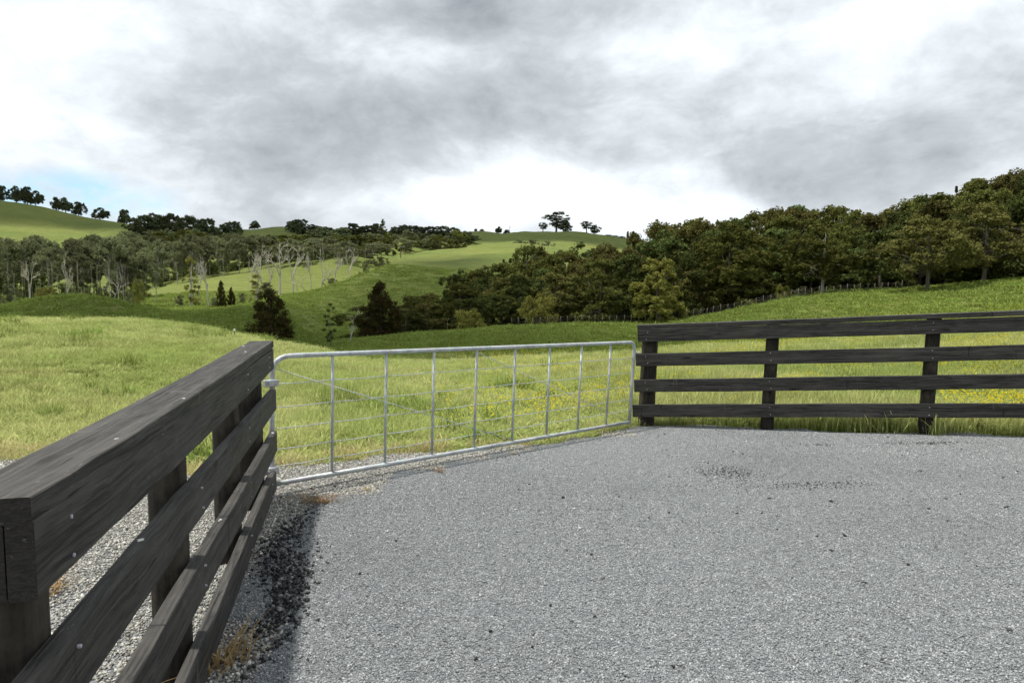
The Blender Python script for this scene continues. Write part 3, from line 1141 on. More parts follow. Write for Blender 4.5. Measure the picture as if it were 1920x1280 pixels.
m_long = leaf_mat('long_grass', (0.160, 0.225, 0.052), (0.56, 0.565, 0.24), 0.25, 0.45, True, patch=(0.30, 0.375, 0.105))
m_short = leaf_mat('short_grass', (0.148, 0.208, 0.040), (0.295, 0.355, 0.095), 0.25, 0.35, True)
m_straw = leaf_mat('dry_grass', (0.33, 0.27, 0.12), (0.60, 0.52, 0.28), 0.2, 0.3, True)
m_rust = leaf_mat('rust_coloured_dead_grass', (0.17, 0.105, 0.05), (0.42, 0.29, 0.15), 0.2, 0.3, True)
m_flower = leaf_mat('buttercup_yellow', (0.70, 0.60, 0.02), (0.80, 0.70, 0.03), 0.05, 0.2, True)


def tuft(name, n, spread, h0, h1, wid, lean, mat, seed, seedhead=0.0):
    rg = np.random.default_rng(seed)
    V, F, T = [], [], []
    for i in range(n):
        a = rg.uniform(0, 2 * PI)
        rad = spread * math.sqrt(rg.random())
        bx, by = rad * math.cos(a), rad * math.sin(a)
        h = rg.uniform(h0, h1)
        da = rg.uniform(0, 2 * PI)
        ln = abs(rg.normal(0, lean)) * h
        fx, fy = math.cos(da), math.sin(da)
        sx, sy = -fy, fx
        w = wid * rg.uniform(0.7, 1.3)
        sh = rg.random() < seedhead
        o = len(V)
        prof = [(0, 0, 1.0), (0.45, 0.25, 0.9), (0.8, 0.65, 0.55), (1.0, 1.0, 0.06)]
        if sh:
            prof = [(0, 0, 0.5), (0.5, 0.2, 0.4), (0.85, 0.5, 1.3), (1.1, 0.85, 0.15)]
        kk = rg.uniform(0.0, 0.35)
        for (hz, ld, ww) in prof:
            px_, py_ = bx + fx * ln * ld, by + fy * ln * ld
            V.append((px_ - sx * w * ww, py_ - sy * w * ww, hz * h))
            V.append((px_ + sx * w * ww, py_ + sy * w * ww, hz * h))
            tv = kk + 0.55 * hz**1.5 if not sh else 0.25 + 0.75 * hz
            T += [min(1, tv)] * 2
        for k in range(3):
            F.append((o + 2 * k, o + 2 * k + 1, o + 2 * k + 3, o + 2 * k + 2))
    return fast_mesh(name, np.array(V), np.array(F), mat, T)


def polar_scatter(n, r0, r1, a0, a1, power, rg):
    """Plan points in front of the camera, thinning out with distance."""
    u = rg.random(n)
    if power == 1:
        r = r0 * (r1 / r0)**u
    else:
        k = power
        r = (r0**k + u * (r1**k - r0**k))**(1 / k)
    a = rg.uniform(a0, a1, n)
    return r * np.sin(a), r * np.cos(a), r


rg = np.random.default_rng(12)
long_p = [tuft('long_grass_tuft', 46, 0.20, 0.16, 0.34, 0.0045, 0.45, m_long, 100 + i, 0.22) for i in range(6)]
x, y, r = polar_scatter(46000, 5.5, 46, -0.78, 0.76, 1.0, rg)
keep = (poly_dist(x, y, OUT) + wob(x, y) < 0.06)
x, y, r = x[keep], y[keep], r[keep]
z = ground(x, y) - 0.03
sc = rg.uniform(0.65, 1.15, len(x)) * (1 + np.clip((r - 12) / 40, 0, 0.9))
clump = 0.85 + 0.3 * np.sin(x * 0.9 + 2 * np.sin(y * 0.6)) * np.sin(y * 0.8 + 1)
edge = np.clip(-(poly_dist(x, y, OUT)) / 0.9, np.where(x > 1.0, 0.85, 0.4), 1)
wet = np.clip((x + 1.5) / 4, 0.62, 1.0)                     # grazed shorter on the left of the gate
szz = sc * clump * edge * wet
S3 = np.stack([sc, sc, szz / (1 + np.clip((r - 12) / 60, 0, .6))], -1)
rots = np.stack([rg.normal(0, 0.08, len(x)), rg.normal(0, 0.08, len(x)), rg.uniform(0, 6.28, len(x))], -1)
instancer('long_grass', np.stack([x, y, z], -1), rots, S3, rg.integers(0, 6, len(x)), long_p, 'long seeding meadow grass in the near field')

# darker rank clumps and broad-leaved weeds among it
m_rank = leaf_mat('rank_clump_grass', (0.125, 0.195, 0.040), (0.34, 0.40, 0.12), 0.25, 0.4, True)
rank_p = [tuft('rank_clump', 60, 0.17, 0.14, 0.36, 0.0075, 0.55, m_rank, 120 + i, 0.05) for i in range(3)]
rank_p += [tuft('broad_weed', 26, 0.14, 0.10, 0.22, 0.022, 0.9, m_rank, 124 + i) for i in range(2)]
x, y, r = polar_scatter(3600, 6.5, 40, -0.78, 0.76, 1.0, rg)
pt = np.sin(x * 0.55 + 1.9 * np.sin(y * 0.33)) * np.sin(y * 0.5 + 0.4 * x) + 0.6 * np.sin(x * 1.7 + y * 1.1)
keep = (poly_dist(x, y, OUT) < -0.2) & (pt + rg.normal(0, 0.45, len(x)) > 0.75)
x, y, r = x[keep], y[keep], r[keep]
z = ground(x, y) - 0.02
sc = rg.uniform(0.7, 1.3, len(x)) * (1 + np.clip((r - 12) / 40, 0, 0.8))
rots = np.stack([rg.normal(0, 0.1, len(x)), rg.normal(0, 0.1, len(x)), rg.uniform(0, 6.28, len(x))], -1)
instancer('rank_grass', np.stack([x, y, z], -1), rots, np.stack([sc, sc, sc * 0.75], -1), rg.integers(0, 5, len(x)), rank_p, 'darker rank grass clumps and broad weeds in the near field')

# short grazed sward on the slopes beyond
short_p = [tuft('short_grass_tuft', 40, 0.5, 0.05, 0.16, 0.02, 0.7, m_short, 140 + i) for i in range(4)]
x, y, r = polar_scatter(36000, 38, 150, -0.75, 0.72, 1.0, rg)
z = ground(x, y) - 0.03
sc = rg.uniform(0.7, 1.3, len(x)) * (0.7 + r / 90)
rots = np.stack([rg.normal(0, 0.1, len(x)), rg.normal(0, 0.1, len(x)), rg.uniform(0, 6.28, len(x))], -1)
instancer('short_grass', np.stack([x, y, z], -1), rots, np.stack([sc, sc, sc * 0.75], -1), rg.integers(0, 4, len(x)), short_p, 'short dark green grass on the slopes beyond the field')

# dry straw along the gravel edge
straw_p = [tuft('dry_grass_tuft', 30, 0.10, 0.03, 0.12, 0.0028, 0.9, m_straw, 160 + i, 0.3) for i in range(4)]
x = rg.uniform(-8, 2.2, 9000)
y = rg.uniform(4, 9, 9000)
d = poly_dist(x, y, OUT) + wob(x, y)
keep = (np.abs(d + 0.0) < 0.16) & (rg.random(9000) < np.clip(1.1 - (x + 1.5) / 2.8, 0.03, 1)) & (rg.random(9000) < 0.45)
x, y = x[keep], y[keep]
z = np.where(d[keep] > 0, pad(x, y) + 0.0, ground(x, y)) - 0.01
sc = rg.uniform(0.6, 1.3, len(x))
rots = np.stack([rg.normal(0, .2, len(x)), rg.normal(0, .2, len(x)), rg.uniform(0, 6.28, len(x))], -1)
instancer('dry_grass', np.stack([x, y, z], -1), rots, np.stack([sc] * 3, -1), rg.integers(0, 4, len(x)), straw_p, 'straw coloured dry grass along the gravel edge')

# buttercups
def flower_head(name, seed):
    rg_ = np.random.default_rng(seed)
    V, F, T = [], [], []
    for k in range(3):
        a = rg_.uniform(0, 6.28)
        rr = 0.12 * math.sqrt(rg_.random())
        h = rg_.uniform(0.24, 0.40)
        cx, cy = rr * math.cos(a), rr * math.sin(a)
        o = len(V)
        s = 0.0115
        V.append((cx, cy, h - 0.004))
        for q in range(5):
            w = 2 * PI * q / 5
            V.append((cx + s * math.cos(w), cy + s * math.sin(w), h + 0.006))
        for q in range(5):
            F.append((o, o + 1 + q, o + 1 + (q + 1) % 5))
        T += [0.5] * 6
    return fast_mesh(name, np.array(V), np.array(F), m_flower, T)


fl_p = [flower_head('buttercup_heads', 60 + i) for i in range(4)]
x, y, r = polar_scatter(24000, 7, 62, -0.16, 0.72, 1.0, rg)
pat = np.sin(x * 0.8 + 1.5 * np.sin(y * 0.5)) * np.sin(y * 0.45 + x * 0.2 + 0.8) + 0.5 * np.sin(x * 2.1 - y * 1.3)
keep = (poly_dist(x, y, OUT) < -0.3) & (pat + rg.normal(0, 0.3, len(x)) > 0.1) & (rg.random(len(x)) < np.clip((x / r + 0.15) / 0.75, 0.03, 1))
keep &= (r < 36) | (x / r > 0.42)
x, y, r = x[keep], y[keep], r[keep]
z = ground(x, y) - 0.02
sc = rg.uniform(0.8, 1.1, len(x)) * (1 + np.clip((r - 14) / 40, 0, 1.0))
hs = np.minimum(sc, 1.15)
instancer('buttercup_grass', np.stack([x, y, z], -1), np.stack([x * 0, x * 0, rg.uniform(0, 6.28, len(x))], -1), np.stack([sc, sc, hs], -1), rg.integers(0, 4, len(x)), fl_p,
          'yellow buttercups dotted through the field grass')

# rust-brown dead weeds on the gravel: each a thing
WEEDS = [(598, 943, 1.0, 'largest rust-brown dead weed flat on the gravel before the hinge end of the gate', m_rust),
         (688, 918, 0.35, 'small straw-coloured weed on the gravel seam next to the largest brown weed', m_straw),
         (822, 880, 0.5, 'brown dead weed on the gravel seam under the middle of the gate', m_rust),
         (962, 843, 0.35, 'small dry weed on the gravel under the gate nearest its latch end', m_straw),
         (425, 1255, 1.0, 'rust-brown dead weed at the foot of the near fence by the black chips', m_rust),
         (92, 1112, 0.9, 'dry brown weed on stones seen behind the near end of the left fence', m_rust)]
for i, (px, py, s, lab, mt) in enumerate(WEEDS):
    x_, y_ = on_pad(px, py, -0.02)
    me = tuft('dead_weed', 70, 0.08, 0.06, 0.16, 0.0028, 1.3, mt, 200 + i)
    o = obj('dead_weed', me, loc=(x_, y_, float(pad(x_, y_)) + 0.012), rot=(0, 0, i))
    o.scale = (s * 1.25, s * 0.8, s * 0.55)
    tag(o, lab, 'weed', 'dead weeds on the gravel')

# ------------------------------------------------------------------ trees
m_bark, t, out = new_mat('tree_bark')
tcn = t.n('ShaderNodeTexCoord')
b1 = t.noise(t.scale(tcn.outputs['Object'], (30, 30, 6)), 2, 5, 0.6)
principled(t, out, t.mix(t.mapr(b1, 0.3, 0.7), (0.075, 0.062, 0.05), (0.20, 0.18, 0.15)), 0.95, t.bump(b1, 0.5, 0.05), spec=0.1)
m_pale, t, out = new_mat('bleached_dead_wood')
tcn = t.n('ShaderNodeTexCoord')
b1 = t.noise(t.scale(tcn.outputs['Object'], (20, 20, 5)), 2, 5, 0.6)
principled(t, out, t.mix(t.mapr(b1, 0.3, 0.7), (0.34, 0.31, 0.26), (0.62, 0.58, 0.50)), 0.9, spec=0.1)
m_grey, t, out = new_mat('grey_twigs')
tcn = t.n('ShaderNodeTexCoord')
b1 = t.noise(tcn.outputs['Object'], 9, 4, 0.6)
principled(t, out, t.mix(t.mapr(b1, 0.3, 0.7), (0.27, 0.25, 0.215), (0.48, 0.45, 0.39)), 0.9, spec=0.1)

m_olive = leaf_mat('olive_foliage', (0.060, 0.070, 0.019), (0.158, 0.166, 0.046), 0.34, 0.25)
m_brown = leaf_mat('brown_green_foliage', (0.060, 0.061, 0.019), (0.160, 0.150, 0.050), 0.32, 0.25)
m_deep = leaf_mat('deep_green_foliage', (0.044, 0.060, 0.019), (0.116, 0.140, 0.044), 0.32, 0.22)
m_yellow = leaf_mat('yellow_green_foliage', (0.130, 0.135, 0.030), (0.285, 0.270, 0.074), 0.15, 0.28)
m_cone = leaf_mat('dark_conifer_foliage', (0.032, 0.029, 0.011), (0.085, 0.070, 0.026), 0.2, 0.18)
m_blue = leaf_mat('distant_dark_foliage', (0.062, 0.078, 0.040), (0.142, 0.165, 0.082), 0.3, 0.2)
m_grove = leaf_mat('grey_green_foliage', (0.098, 0.110, 0.055), (0.220, 0.232, 0.120), 0.34, 0.28)


def leaf_cloud(clumps, per, leaf, rg, flat=0.75):
    """Leaf-sized faces spread through clumps: (x,y,z,r). Returns verts, quads, tone."""
    C = np.array(clumps, float)
    n = len(C) * per
    ci = np.repeat(np.arange(len(C)), per)
    d = rg.normal(0, 1, (n, 3))
    d /= np.linalg.norm(d, axis=1)[:, None]
    rad = rg.random(n)**0.5
    rad *= 1 + 0.25 * (rg.random(n) < 0.12)
    P = C[ci, :3] + d * (rad * C[ci, 3])[:, None] * np.array([1, 1, flat])
    nrm = d * 0.8 + rg.normal(0, 0.55, (n, 3)) + np.array([0, 0, 0.35])
    nrm /= np.linalg.norm(nrm, axis=1)[:, None]
    a = np.cross(nrm, rg.normal(0, 1, (n, 3)))
    a /= np.linalg.norm(a, axis=1)[:, None] + 1e-9
    b = np.cross(nrm, a)
    s = leaf * rg.uniform(0.6, 1.35, n)[:, None]
    V = np.stack([P - a * s, P + b * s * 0.55, P + a * s, P - b * s * 0.55], 1).reshape(-1, 3)
    F = np.arange(n * 4).reshape(-1, 4)
    ct = rg.uniform(0, 1, len(C))
    tone = np.clip(ct[ci] * 0.6 + rg.uniform(0, 0.4, n), 0, 1)
    return V, F, np.repeat(tone, 4)


def profile_clumps(n, prof, cr, rg, fill=0.25, squash=1.0):
    """Clump centres over an envelope: prof maps height fraction to radius."""
    out = []
    hs = np.linspace(prof[0][0], prof[-1][0], 60)
    rr = np.interp(hs, [p[0] for p in prof], [p[1] for p in prof])
    w = rr + 0.05
    cdf = np.cumsum(w) / w.sum()
    lob = [(rg.uniform(0, 6.28), rg.uniform(0.05, 0.28), rg.integers(2, 5)) for _ in range(3)]
    for _ in range(n):
        h = np.interp(rg.random(), cdf, hs)
        R = np.interp(h, hs, rr)
        a = rg.uniform(0, 2 * PI)
        l = 1 + sum(k * math.sin(m * a + p + 5 * h) for p, k, m in lob)
        rad = R * l * (rg.uniform(0.72, 1.0) if rg.random() > fill else rg.uniform(0.1, 0.7))
        c = cr * rg.uniform(0.65, 1.3)
        out.append((rad * math.cos(a), rad * math.sin(a), h + rg.normal(0, 0.015), c))
    return out


def bough(rg, start, end, r0, r1, bends=3, wig=0.03):
    pts = []
    for i in range(bends + 2):
        u = i / (bends + 1)
        p = Vector(start).lerp(Vector(end), u)
        if 0 < i < bends + 1:
            p += Vector(rg.normal(0, wig, 3))
        pts.append(p)
    rad = [r0 + (r1 - r0) * i / (len(pts) - 1) for i in range(len(pts))]
    return tube(pts, rad, 6, False)


def proto_tree(key, prof, n, per, cr, leaf, mat, seed, trunk_r=0.03, fork=0.3, boughs=10, fill=0.25, flat=0.75, lean=0.03, bark=None, spikes=0, lobes=None, twig=0.42):
    rg = np.random.default_rng(seed)
    cl = lobe_clumps(lobes[0], prof, lobes[1], lobes[2], cr, rg) if lobes else profile_clumps(n, prof, cr, rg, fill)
    for _ in range(spikes):
        a = rg.uniform(0, 6.28)
        k = rg.uniform(0.02, 0.17)
        h = rg.uniform(0.74, 0.90)
        for q in range(4):
            cl.append((k * math.cos(a), k * math.sin(a), h + q * 0.016, cr * (0.26 - 0.05 * q)))
    V, F, T = leaf_cloud(cl, per, leaf, rg, flat)
    top = V[:, 2].max()
    V = V / top
    crown = fast_mesh('crown', V, F, mat, T)
    tip = Vector((rg.normal(0, lean), rg.normal(0, lean), 0.82))
    parts = []
    pts = [Vector((0, 0, -0.05)), Vector((0, 0, 0.02)), Vector((rg.normal(0, .008), rg.normal(0, .008), fork * 0.6)), Vector((tip.x * .4, tip.y * .4, fork)), Vector((tip.x * .7, tip.y * .7, 0.6)), tip]
    parts.append(tube(pts, [trunk_r * 1.5, trunk_r * 1.15, trunk_r, trunk_r * .9, trunk_r * .5, trunk_r * .12], 8, False))
    idx = rg.permutation(len(cl))[:boughs]
    for i in idx:
        c = cl[i]
        h0 = min(max(c[2] * rg.uniform(0.5, 0.8), fork * 0.7), 0.75)
        k = h0 / 0.82
        parts.append(bough(rg, (tip.x * k, tip.y * k, h0), (c[0] / top, c[1] / top, c[2] / top), trunk_r * twig, trunk_r * .08))
    v, f = join(parts)
    trunk = mesh('trunk', v, f, bark or m_bark, True)
    wid = np.percentile(np.hypot(V[:, 0], V[:, 1]), 96) * 2
    return {'crown': crown, 'trunk': trunk, 'w': wid}


def dead_proto(seed, spread=0.5, levels=5, mat=None, first=0.45, twig=1.0, r0=0.028, straight=0.0):
    rg = np.random.default_rng(seed)
    T_, B_ = [], []

    def grow(p, d, L, r, lev):
        pts = [p]
        q = p.copy()
        dd = d.copy()
        for _ in range(3):
            dd = (dd + Vector(rg.normal(0, 0.13, 3)) + Vector((0, 0, 0.05))).normalized()
            q = q + dd * (L / 3)
            pts.append(q.copy())
        rr = [r, r * .9, r * .8, r * .66]
        (T_ if lev < 1 else B_).append(tube(pts, rr, 6 if lev < 2 else 4, False))
        if lev >= levels:
            return
        k = rg.integers(2, 4) if lev < levels - 1 else rg.integers(2, 5)
        for _ in range(k):
            nd = (dd + Vector(rg.normal(0, spread, 3))).normalized()
            if nd.z < -0.1:
                nd.z *= -0.5
            j = rg.integers(2, 4)
            grow(pts[j], nd, L * rg.uniform(0.55, 0.82), r * rg.uniform(0.52, 0.72), lev + 1)
    grow(Vector((0, 0, -0.03)), Vector((rg.normal(0, .05), rg.normal(0, .05), 1)), first, r0, 0)
    v, f = join(T_)
    v2, f2 = join(B_)
    top = max(max(p.z for p in v2), max(p.z for p in v))
    v = [p / top for p in v]
    v2 = [p / top for p in v2]
    w = np.percentile([math.hypot(p.x, p.y) for p in v2], 96) * 2
    return {'trunk': mesh('trunk', v, f, mat, True), 'branches': mesh('branches', v2, f2, mat, True), 'w': w}


def lobe_clumps(nl, prof, lr, per_lobe, cr, rg):
    """Billowing crown: big lobes over the envelope, each covered with small clumps."""
    out = []
    for (x_, y_, z_, R_) in profile_clumps(nl, prof, lr, rg, 0.32):
        ax = Vector((x_, y_, 0.12)).normalized()
        for _ in range(per_lobe):
            d = Vector(rg.normal(0, 1, 3)).normalized()
            if d.dot(ax) < -0.2 or d.z < -0.55:
                d = -d
            k = R_ * rg.uniform(0.62, 1.0)
            out.append((x_ + d.x * k, y_ + d.y * k, max(0.015, z_ + d.z * k * 0.85), cr * rg.uniform(0.7, 1.25)))
    return out


BROAD = [(0.05, 0.32), (0.25, 0.40), (0.5, 0.40), (0.75, 0.30), (0.93, 0.10)]
LOW = [(0.03, 0.36), (0.2, 0.40), (0.5, 0.40), (0.75, 0.29), (0.94, 0.09)]
TALL = [(0.30, 0.09), (0.45, 0.20), (0.7, 0.25), (0.93, 0.09)]
CONE = [(0.02, 0.27), (0.12, 0.29), (0.4, 0.255), (0.65, 0.20), (0.85, 0.12), (0.97, 0.03)]
SPIRE = [(0.08, 0.15), (0.3, 0.16), (0.6, 0.11), (0.97, 0.015)]
ROUND = [(0.15, 0.32), (0.3, 0.42), (0.6, 0.42), (0.8, 0.30), (0.93, 0.1)]
PINE = [(0.35, 0.12), (0.55, 0.30), (0.75, 0.40), (0.9, 0.28), (0.97, 0.1)]
P = {}
for i in range(3):
    P['olive%d' % i] = proto_tree('olive', LOW, 0, 58, 0.060, 0.0165, m_olive, 300 + i, spikes=3, trunk_r=0.018, lobes=(30, 0.135, 8), twig=0.3)
    P['brown%d' % i] = proto_tree('brown', LOW, 0, 58, 0.058, 0.0165, m_brown, 310 + i, boughs=12, trunk_r=0.018, spikes=2, lobes=(30, 0.13, 8), twig=0.3)
    P['deep%d' % i] = proto_tree('deep', LOW, 0, 58, 0.060, 0.0165, m_deep, 320 + i, spikes=4, trunk_r=0.018, lobes=(28, 0.14, 8), twig=0.3)
    P['grove%d' % i] = proto_tree('grove', TALL, 0, 46, 0.055, 0.0150, m_grove, 330 + i, trunk_r=0.008, fork=0.5, boughs=18, bark=m_grey, lean=0.05, lobes=(18, 0.11, 8))
    P['blue%d' % i] = proto_tree('blue', BROAD, 0, 46, 0.075, 0.024, m_blue, 340 + i, lobes=(40, 0.155, 8))
for i in range(2):
    P['trunked%d' % i] = proto_tree('trunked', [(0.22, 0.28), (0.34, 0.42), (0.55, 0.42), (0.78, 0.30), (0.92, 0.10)], 0, 62, 0.052, 0.0145, m_brown if i else m_olive, 350 + i, trunk_r=0.020, boughs=40, bark=m_bark if i else m_grey, lobes=(34, 0.13, 10), twig=0.22)
    P['round%d' % i] = proto_tree('round', ROUND, 0, 50, 0.075, 0.024, m_blue, 360 + i, trunk_r=0.03, flat=0.9, lobes=(44, 0.16, 8))
    P['shrub%d' % i] = proto_tree('shrub', [(0.0, 0.45), (0.3, 0.6), (0.7, 0.45), (0.95, 0.15)], 44, 80, 0.16, 0.030, (m_yellow, m_grove)[i], 370 + i, boughs=4, fill=0.4)
P['under'] = proto_tree('under', [(0.0, 0.6), (0.3, 0.7), (0.7, 0.55), (0.95, 0.2)], 44, 80, 0.20, 0.036, m_deep, 373, boughs=4, fill=0.4)
P['yellow'] = proto_tree('yellow', [(0.12, 0.40), (0.25, 0.42), (0.5, 0.36), (0.75, 0.22), (0.93, 0.05)], 0, 66, 0.052, 0.0150, m_yellow, 380, lobes=(36, 0.12, 9))
P['bigolive'] = proto_tree('bigolive', [(0.05, 0.34), (0.2, 0.42), (0.5, 0.42), (0.75, 0.31), (0.93, 0.10)], 0, 70, 0.046, 0.0128, m_olive, 381, spikes=4, trunk_r=0.015, lobes=(52, 0.115, 9))
P['cone'] = proto_tree('cone', CONE, 240, 80, 0.052, 0.0135, m_cone, 382, boughs=4, fill=0.3, flat=1.35)
P['cone2'] = proto_tree('cone2', CONE, 240, 80, 0.052, 0.0135, m_cone, 383, boughs=4, fill=0.3, spikes=2, flat=1.35)
P['spire'] = proto_tree('spire', SPIRE, 80, 80, 0.045, 0.014, m_deep, 384, boughs=4, fill=0.2)
P['pine'] = proto_tree('pine', PINE, 44, 120, 0.10, 0.021, m_blue, 385, trunk_r=0.03, fork=0.4, boughs=18, flat=0.5)
P['sapling'] = proto_tree('sapling', [(0.12, 0.06), (0.4, 0.12), (0.7, 0.10), (0.97, 0.03)], 20, 60, 0.045, 0.016, m_deep, 386, trunk_r=0.012, boughs=8)
P['ivy'] = proto_tree('ivy', [(0.05, 0.10), (0.3, 0.13), (0.6, 0.08), (0.8, 0.05)], 26, 90, 0.05, 0.013, m_yellow, 387, trunk_r=0.028, boughs=10, bark=m_pale)
for i in range(3):
    P['dead%d' % i] = dead_proto(400 + i, 0.50, 5, m_pale, 0.40, r0=0.038)
P['deadgrey'] = dead_proto(410, 0.42, 6, m_pale, 0.30, r0=0.015)
P['twiggy'] = dead_proto(411, 0.55, 5, m_grey, 0.22, r0=0.012)
P['snag'] = dead_proto(412, 0.55, 2, m_pale, 0.75, r0=0.020)

N_TREE = 0


def plant(key, px, r, ytop, width=None, name='tree', label=None, cat='tree', group=None, sink=0.0, rz=None, wmul=1.0):
    """Set a tree on the land in the direction of photograph column px at plan distance r, its top at row ytop."""
    global N_TREE
    N_TREE += 1
    p = P[key]
    a, tt = az_tan(px, ytop)
    x_, y_ = r * math.sin(a), r * math.cos(a)
    zb = gz(x_, y_) - sink
    H = CAM_H + r * tt - zb
    if H < 0.5:
        return None
    if width is None:
        w = H * wmul
    else:
        w = width / FPX * r * math.cos(a) * 1.0 / p['w']
    e = bpy.data.objects.new(name, None)
    e.location = (x_, y_, zb)
    e.rotation_euler = (0, 0, random.uniform(0, 6.28) if rz is None else rz)
    e.scale = (w, w, H)
    e.empty_display_size = 0.2
    link(e)
    for part in ('trunk', 'branches', 'crown'):
        if part in p:
            o = bpy.data.objects.new(part, p[part])
            link(o, e)
    tag(e, label, cat, group)
    return e


random.seed(21)
COLOUR = {'o': 'olive', 'b': 'brown-green', 'd': 'dark green', 'g': 'grey-green', 'u': 'dark'}


def right_sector(px):
    for lim, txt in ((760, 'beside the dark conical conifer'), (860, 'over the hinge half of the gate'), (960, 'over the middle of the gate'), (1060, 'over the fifth to seventh gate uprights'),
                     (1180, 'over the latch end of the gate'), (1290, 'about the yellow-green tree'), (1430, 'about the tallest broad olive'), (1520, 'right of the tallest olive'),
                     (1620, 'about the pale-trunked tree'), (1790, 'about the brown paddock tree'), (9999, 'by the right picture edge')):
        if px < lim:
            return txt


def left_sector(px):
    for lim, txt in ((60, 'at the left picture edge'), (130, 'above the left half of the mound'), (200, 'above the right half of the mound'), (250, 'by the ashen twiggy tree'), (330, 'left of the ivied dead trunk'),
                     (410, 'behind the stubby bleached tree'), (470, 'above the pair of small conifers'), (540, 'behind the largest bleached tree'), (610, 'behind the grey thicket'),
                     (690, 'behind the rightmost bleached trees'), (780, 'by the hillside power pole'), (9999, 'at its right end')):
        if px < lim:
            return txt


RW = 'trees of the dense wood on the rise behind the right fence'
RWL = 'olive brown native tree in the dense wood above the right-hand paddock'
SKY_R = [(670, 575), (690, 540), (712, 527), (745, 545), (790, 552), (820, 545), (850, 510), (880, 520), (920, 508), (960, 492), (985, 472), (1020, 480), (1090, 480), (1130, 458), (1160, 447), (1200, 440),
         (1240, 427), (1280, 416), (1330, 412), (1360, 406), (1400, 414), (1440, 398), (1480, 388), (1530, 392), (1570, 386), (1600, 394), (1625, 412), (1650, 402), (1690, 380), (1740, 366), (1790, 364), (1830, 336),
         (1880, 326), (1920, 322), (2100, 300)]
sx_ = [p[0] for p in SKY_R]
sy_ = [p[1] for p in SKY_R]
BASE_R = [(670, 640), (870, 620), (1000, 612), (1200, 606), (1300, 594), (1430, 570), (1520, 553), (1700, 545), (1920, 525), (2100, 510)]
bx2 = [p[0] for p in BASE_R]
by2 = [p[1] for p in BASE_R]
kinds = ['olive0', 'olive1', 'olive2', 'brown0', 'brown1', 'brown2', 'deep0', 'deep1', 'deep2', 'brown0', 'olive1']
for row, (r0, frac0, frac1, stepx) in enumerate([(77, 0.52, 0.80, 58), (86, 0.78, 0.96, 52), (97, 0.96, 1.06, 46), (112, 1.0, 1.06, 58)]):
    x_ = 690 + (row % 2) * 18 + (0, 60, 110, 190)[row]
    while x_ < 2010:
        xx = x_ + random.uniform(-10, 10)
        fr = random.uniform(frac0, frac1)
        b = np.interp(xx, bx2, by2)
        s = np.interp(xx, sx_, sy_)
        yt = b + (s - b) * fr * (1.06 if xx < 1260 else 1.0)
        k = random.choice(kinds)
        if 1460 < xx < 1900 and row == 0:
            r_ = 86
        else:
            r_ = r0 + random.uniform(-2.5, 2.5) + max(0, (xx - 1250) / 80)
        wid = random.uniform(100, 145) * (1.15 if xx > 1250 else 1.0) * (0.8 if xx < 900 else 1)
        plant(k, xx, r_, yt, wid, 'forest_tree', '%s %s-row tree of the right-hand wood %s' % (COLOUR[k[0]], ('front', 'second', 'third', 'hindmost')[row], right_sector(xx)), 'tree', RW, 0.1)
        x_ += stepx * random.uniform(0.85, 1.2)
x_ = 690
while x_ < 1960:
    b = np.interp(x_, bx2, by2)
    plant('under', x_, (82 if x_ < 1440 else 92) + random.uniform(-2, 3), b - random.uniform(34, 58), random.uniform(50, 76), 'understory_bush', 'dark bush at the foot of the right wood %s' % right_sector(x_), 'shrub', 'bushes under the right wood', 0.2)
    x_ += random.uniform(34, 48)
for xx, yt in ((852, 505), (1440, 394), (1485, 380), (1572, 380), (1610, 392), (1737, 355), (1780, 356), (1640, 398), (1345, 403), (1285, 411)):
    plant('spire', xx, 104, yt + 7, 22, 'spire_tree', 'narrow dark treetop spire on the wood skyline %s' % right_sector(xx), 'tree', 'spires on the wood skyline', 0.2)

plant('cone', 505, 54, 540, 88, 'conifer_tree', 'lone dark bushy conifer in the hollow behind the near fence end', 'tree', sink=0.4)
plant('cone2', 712, 71, 524, 84, 'conifer_tree', 'dark conical conifer at the left tip of the right-hand wood', 'tree', sink=0.2)
plant('yellow', 1235, 71, 482, 112, 'yellow_tree', 'rounded yellow-green tree standing in front of the dark wood', 'tree')
plant('bigolive', 1368, 79, 412, 200, 'broad_tree', 'tallest broad olive tree beside the yellow-green tree', 'tree', sink=0.2)
plant('trunked0', 1546, 77, 420, 150, 'paddock_tree', 'spreading tree with pale bare trunk showing by the wire fence', 'tree')
plant('deep1', 1655, 80, 418, 130, 'paddock_tree', 'dark green tree between the two spreading brown trees on right', 'tree')
plant('trunked1', 1745, 72, 396, 165, 'paddock_tree', 'brown-leaved spreading tree standing out in the paddock', 'tree')
plant('trunked1', 1852, 76, 372, 175, 'paddock_tree', 'big spreading tree at right edge with tangled pale branches', 'tree', rz=2.0)
plant('deep0', 1940, 80, 322, 200, 'paddock_tree', 'tall dark tree cut by the right picture edge', 'tree')
plant('shrub0', 1468, 76, 530, 26, 'small_shrub', 'small rounded shrub at the wood edge by the wire fence', 'shrub', 'shrubs at the wood edge')
plant('shrub1', 1508, 75, 535, 34, 'small_shrub', 'grey-green shrub at the foot of the pale-trunked tree', 'shrub', 'shrubs at the wood edge')
plant('shrub0', 880, 70, 575, 60, 'small_shrub', 'brighter green shrub low on the near edge of the wood', 'shrub', 'shrubs at the wood edge')
plant('shrub0', 1010, 72, 545, 75, 'small_shrub', 'bright leafy bush on the wood edge behind the gate middle', 'shrub', 'shrubs at the wood edge')
plant('sapling', 618, 58, 566, 26, 'sapling', 'thin green sapling alone in the hollow', 'tree')
plant('twiggy', 655, 60, 574, 60, 'bare_shrub', 'pale leafless shrub beside the dark conical conifer', 'shrub', rz=1)
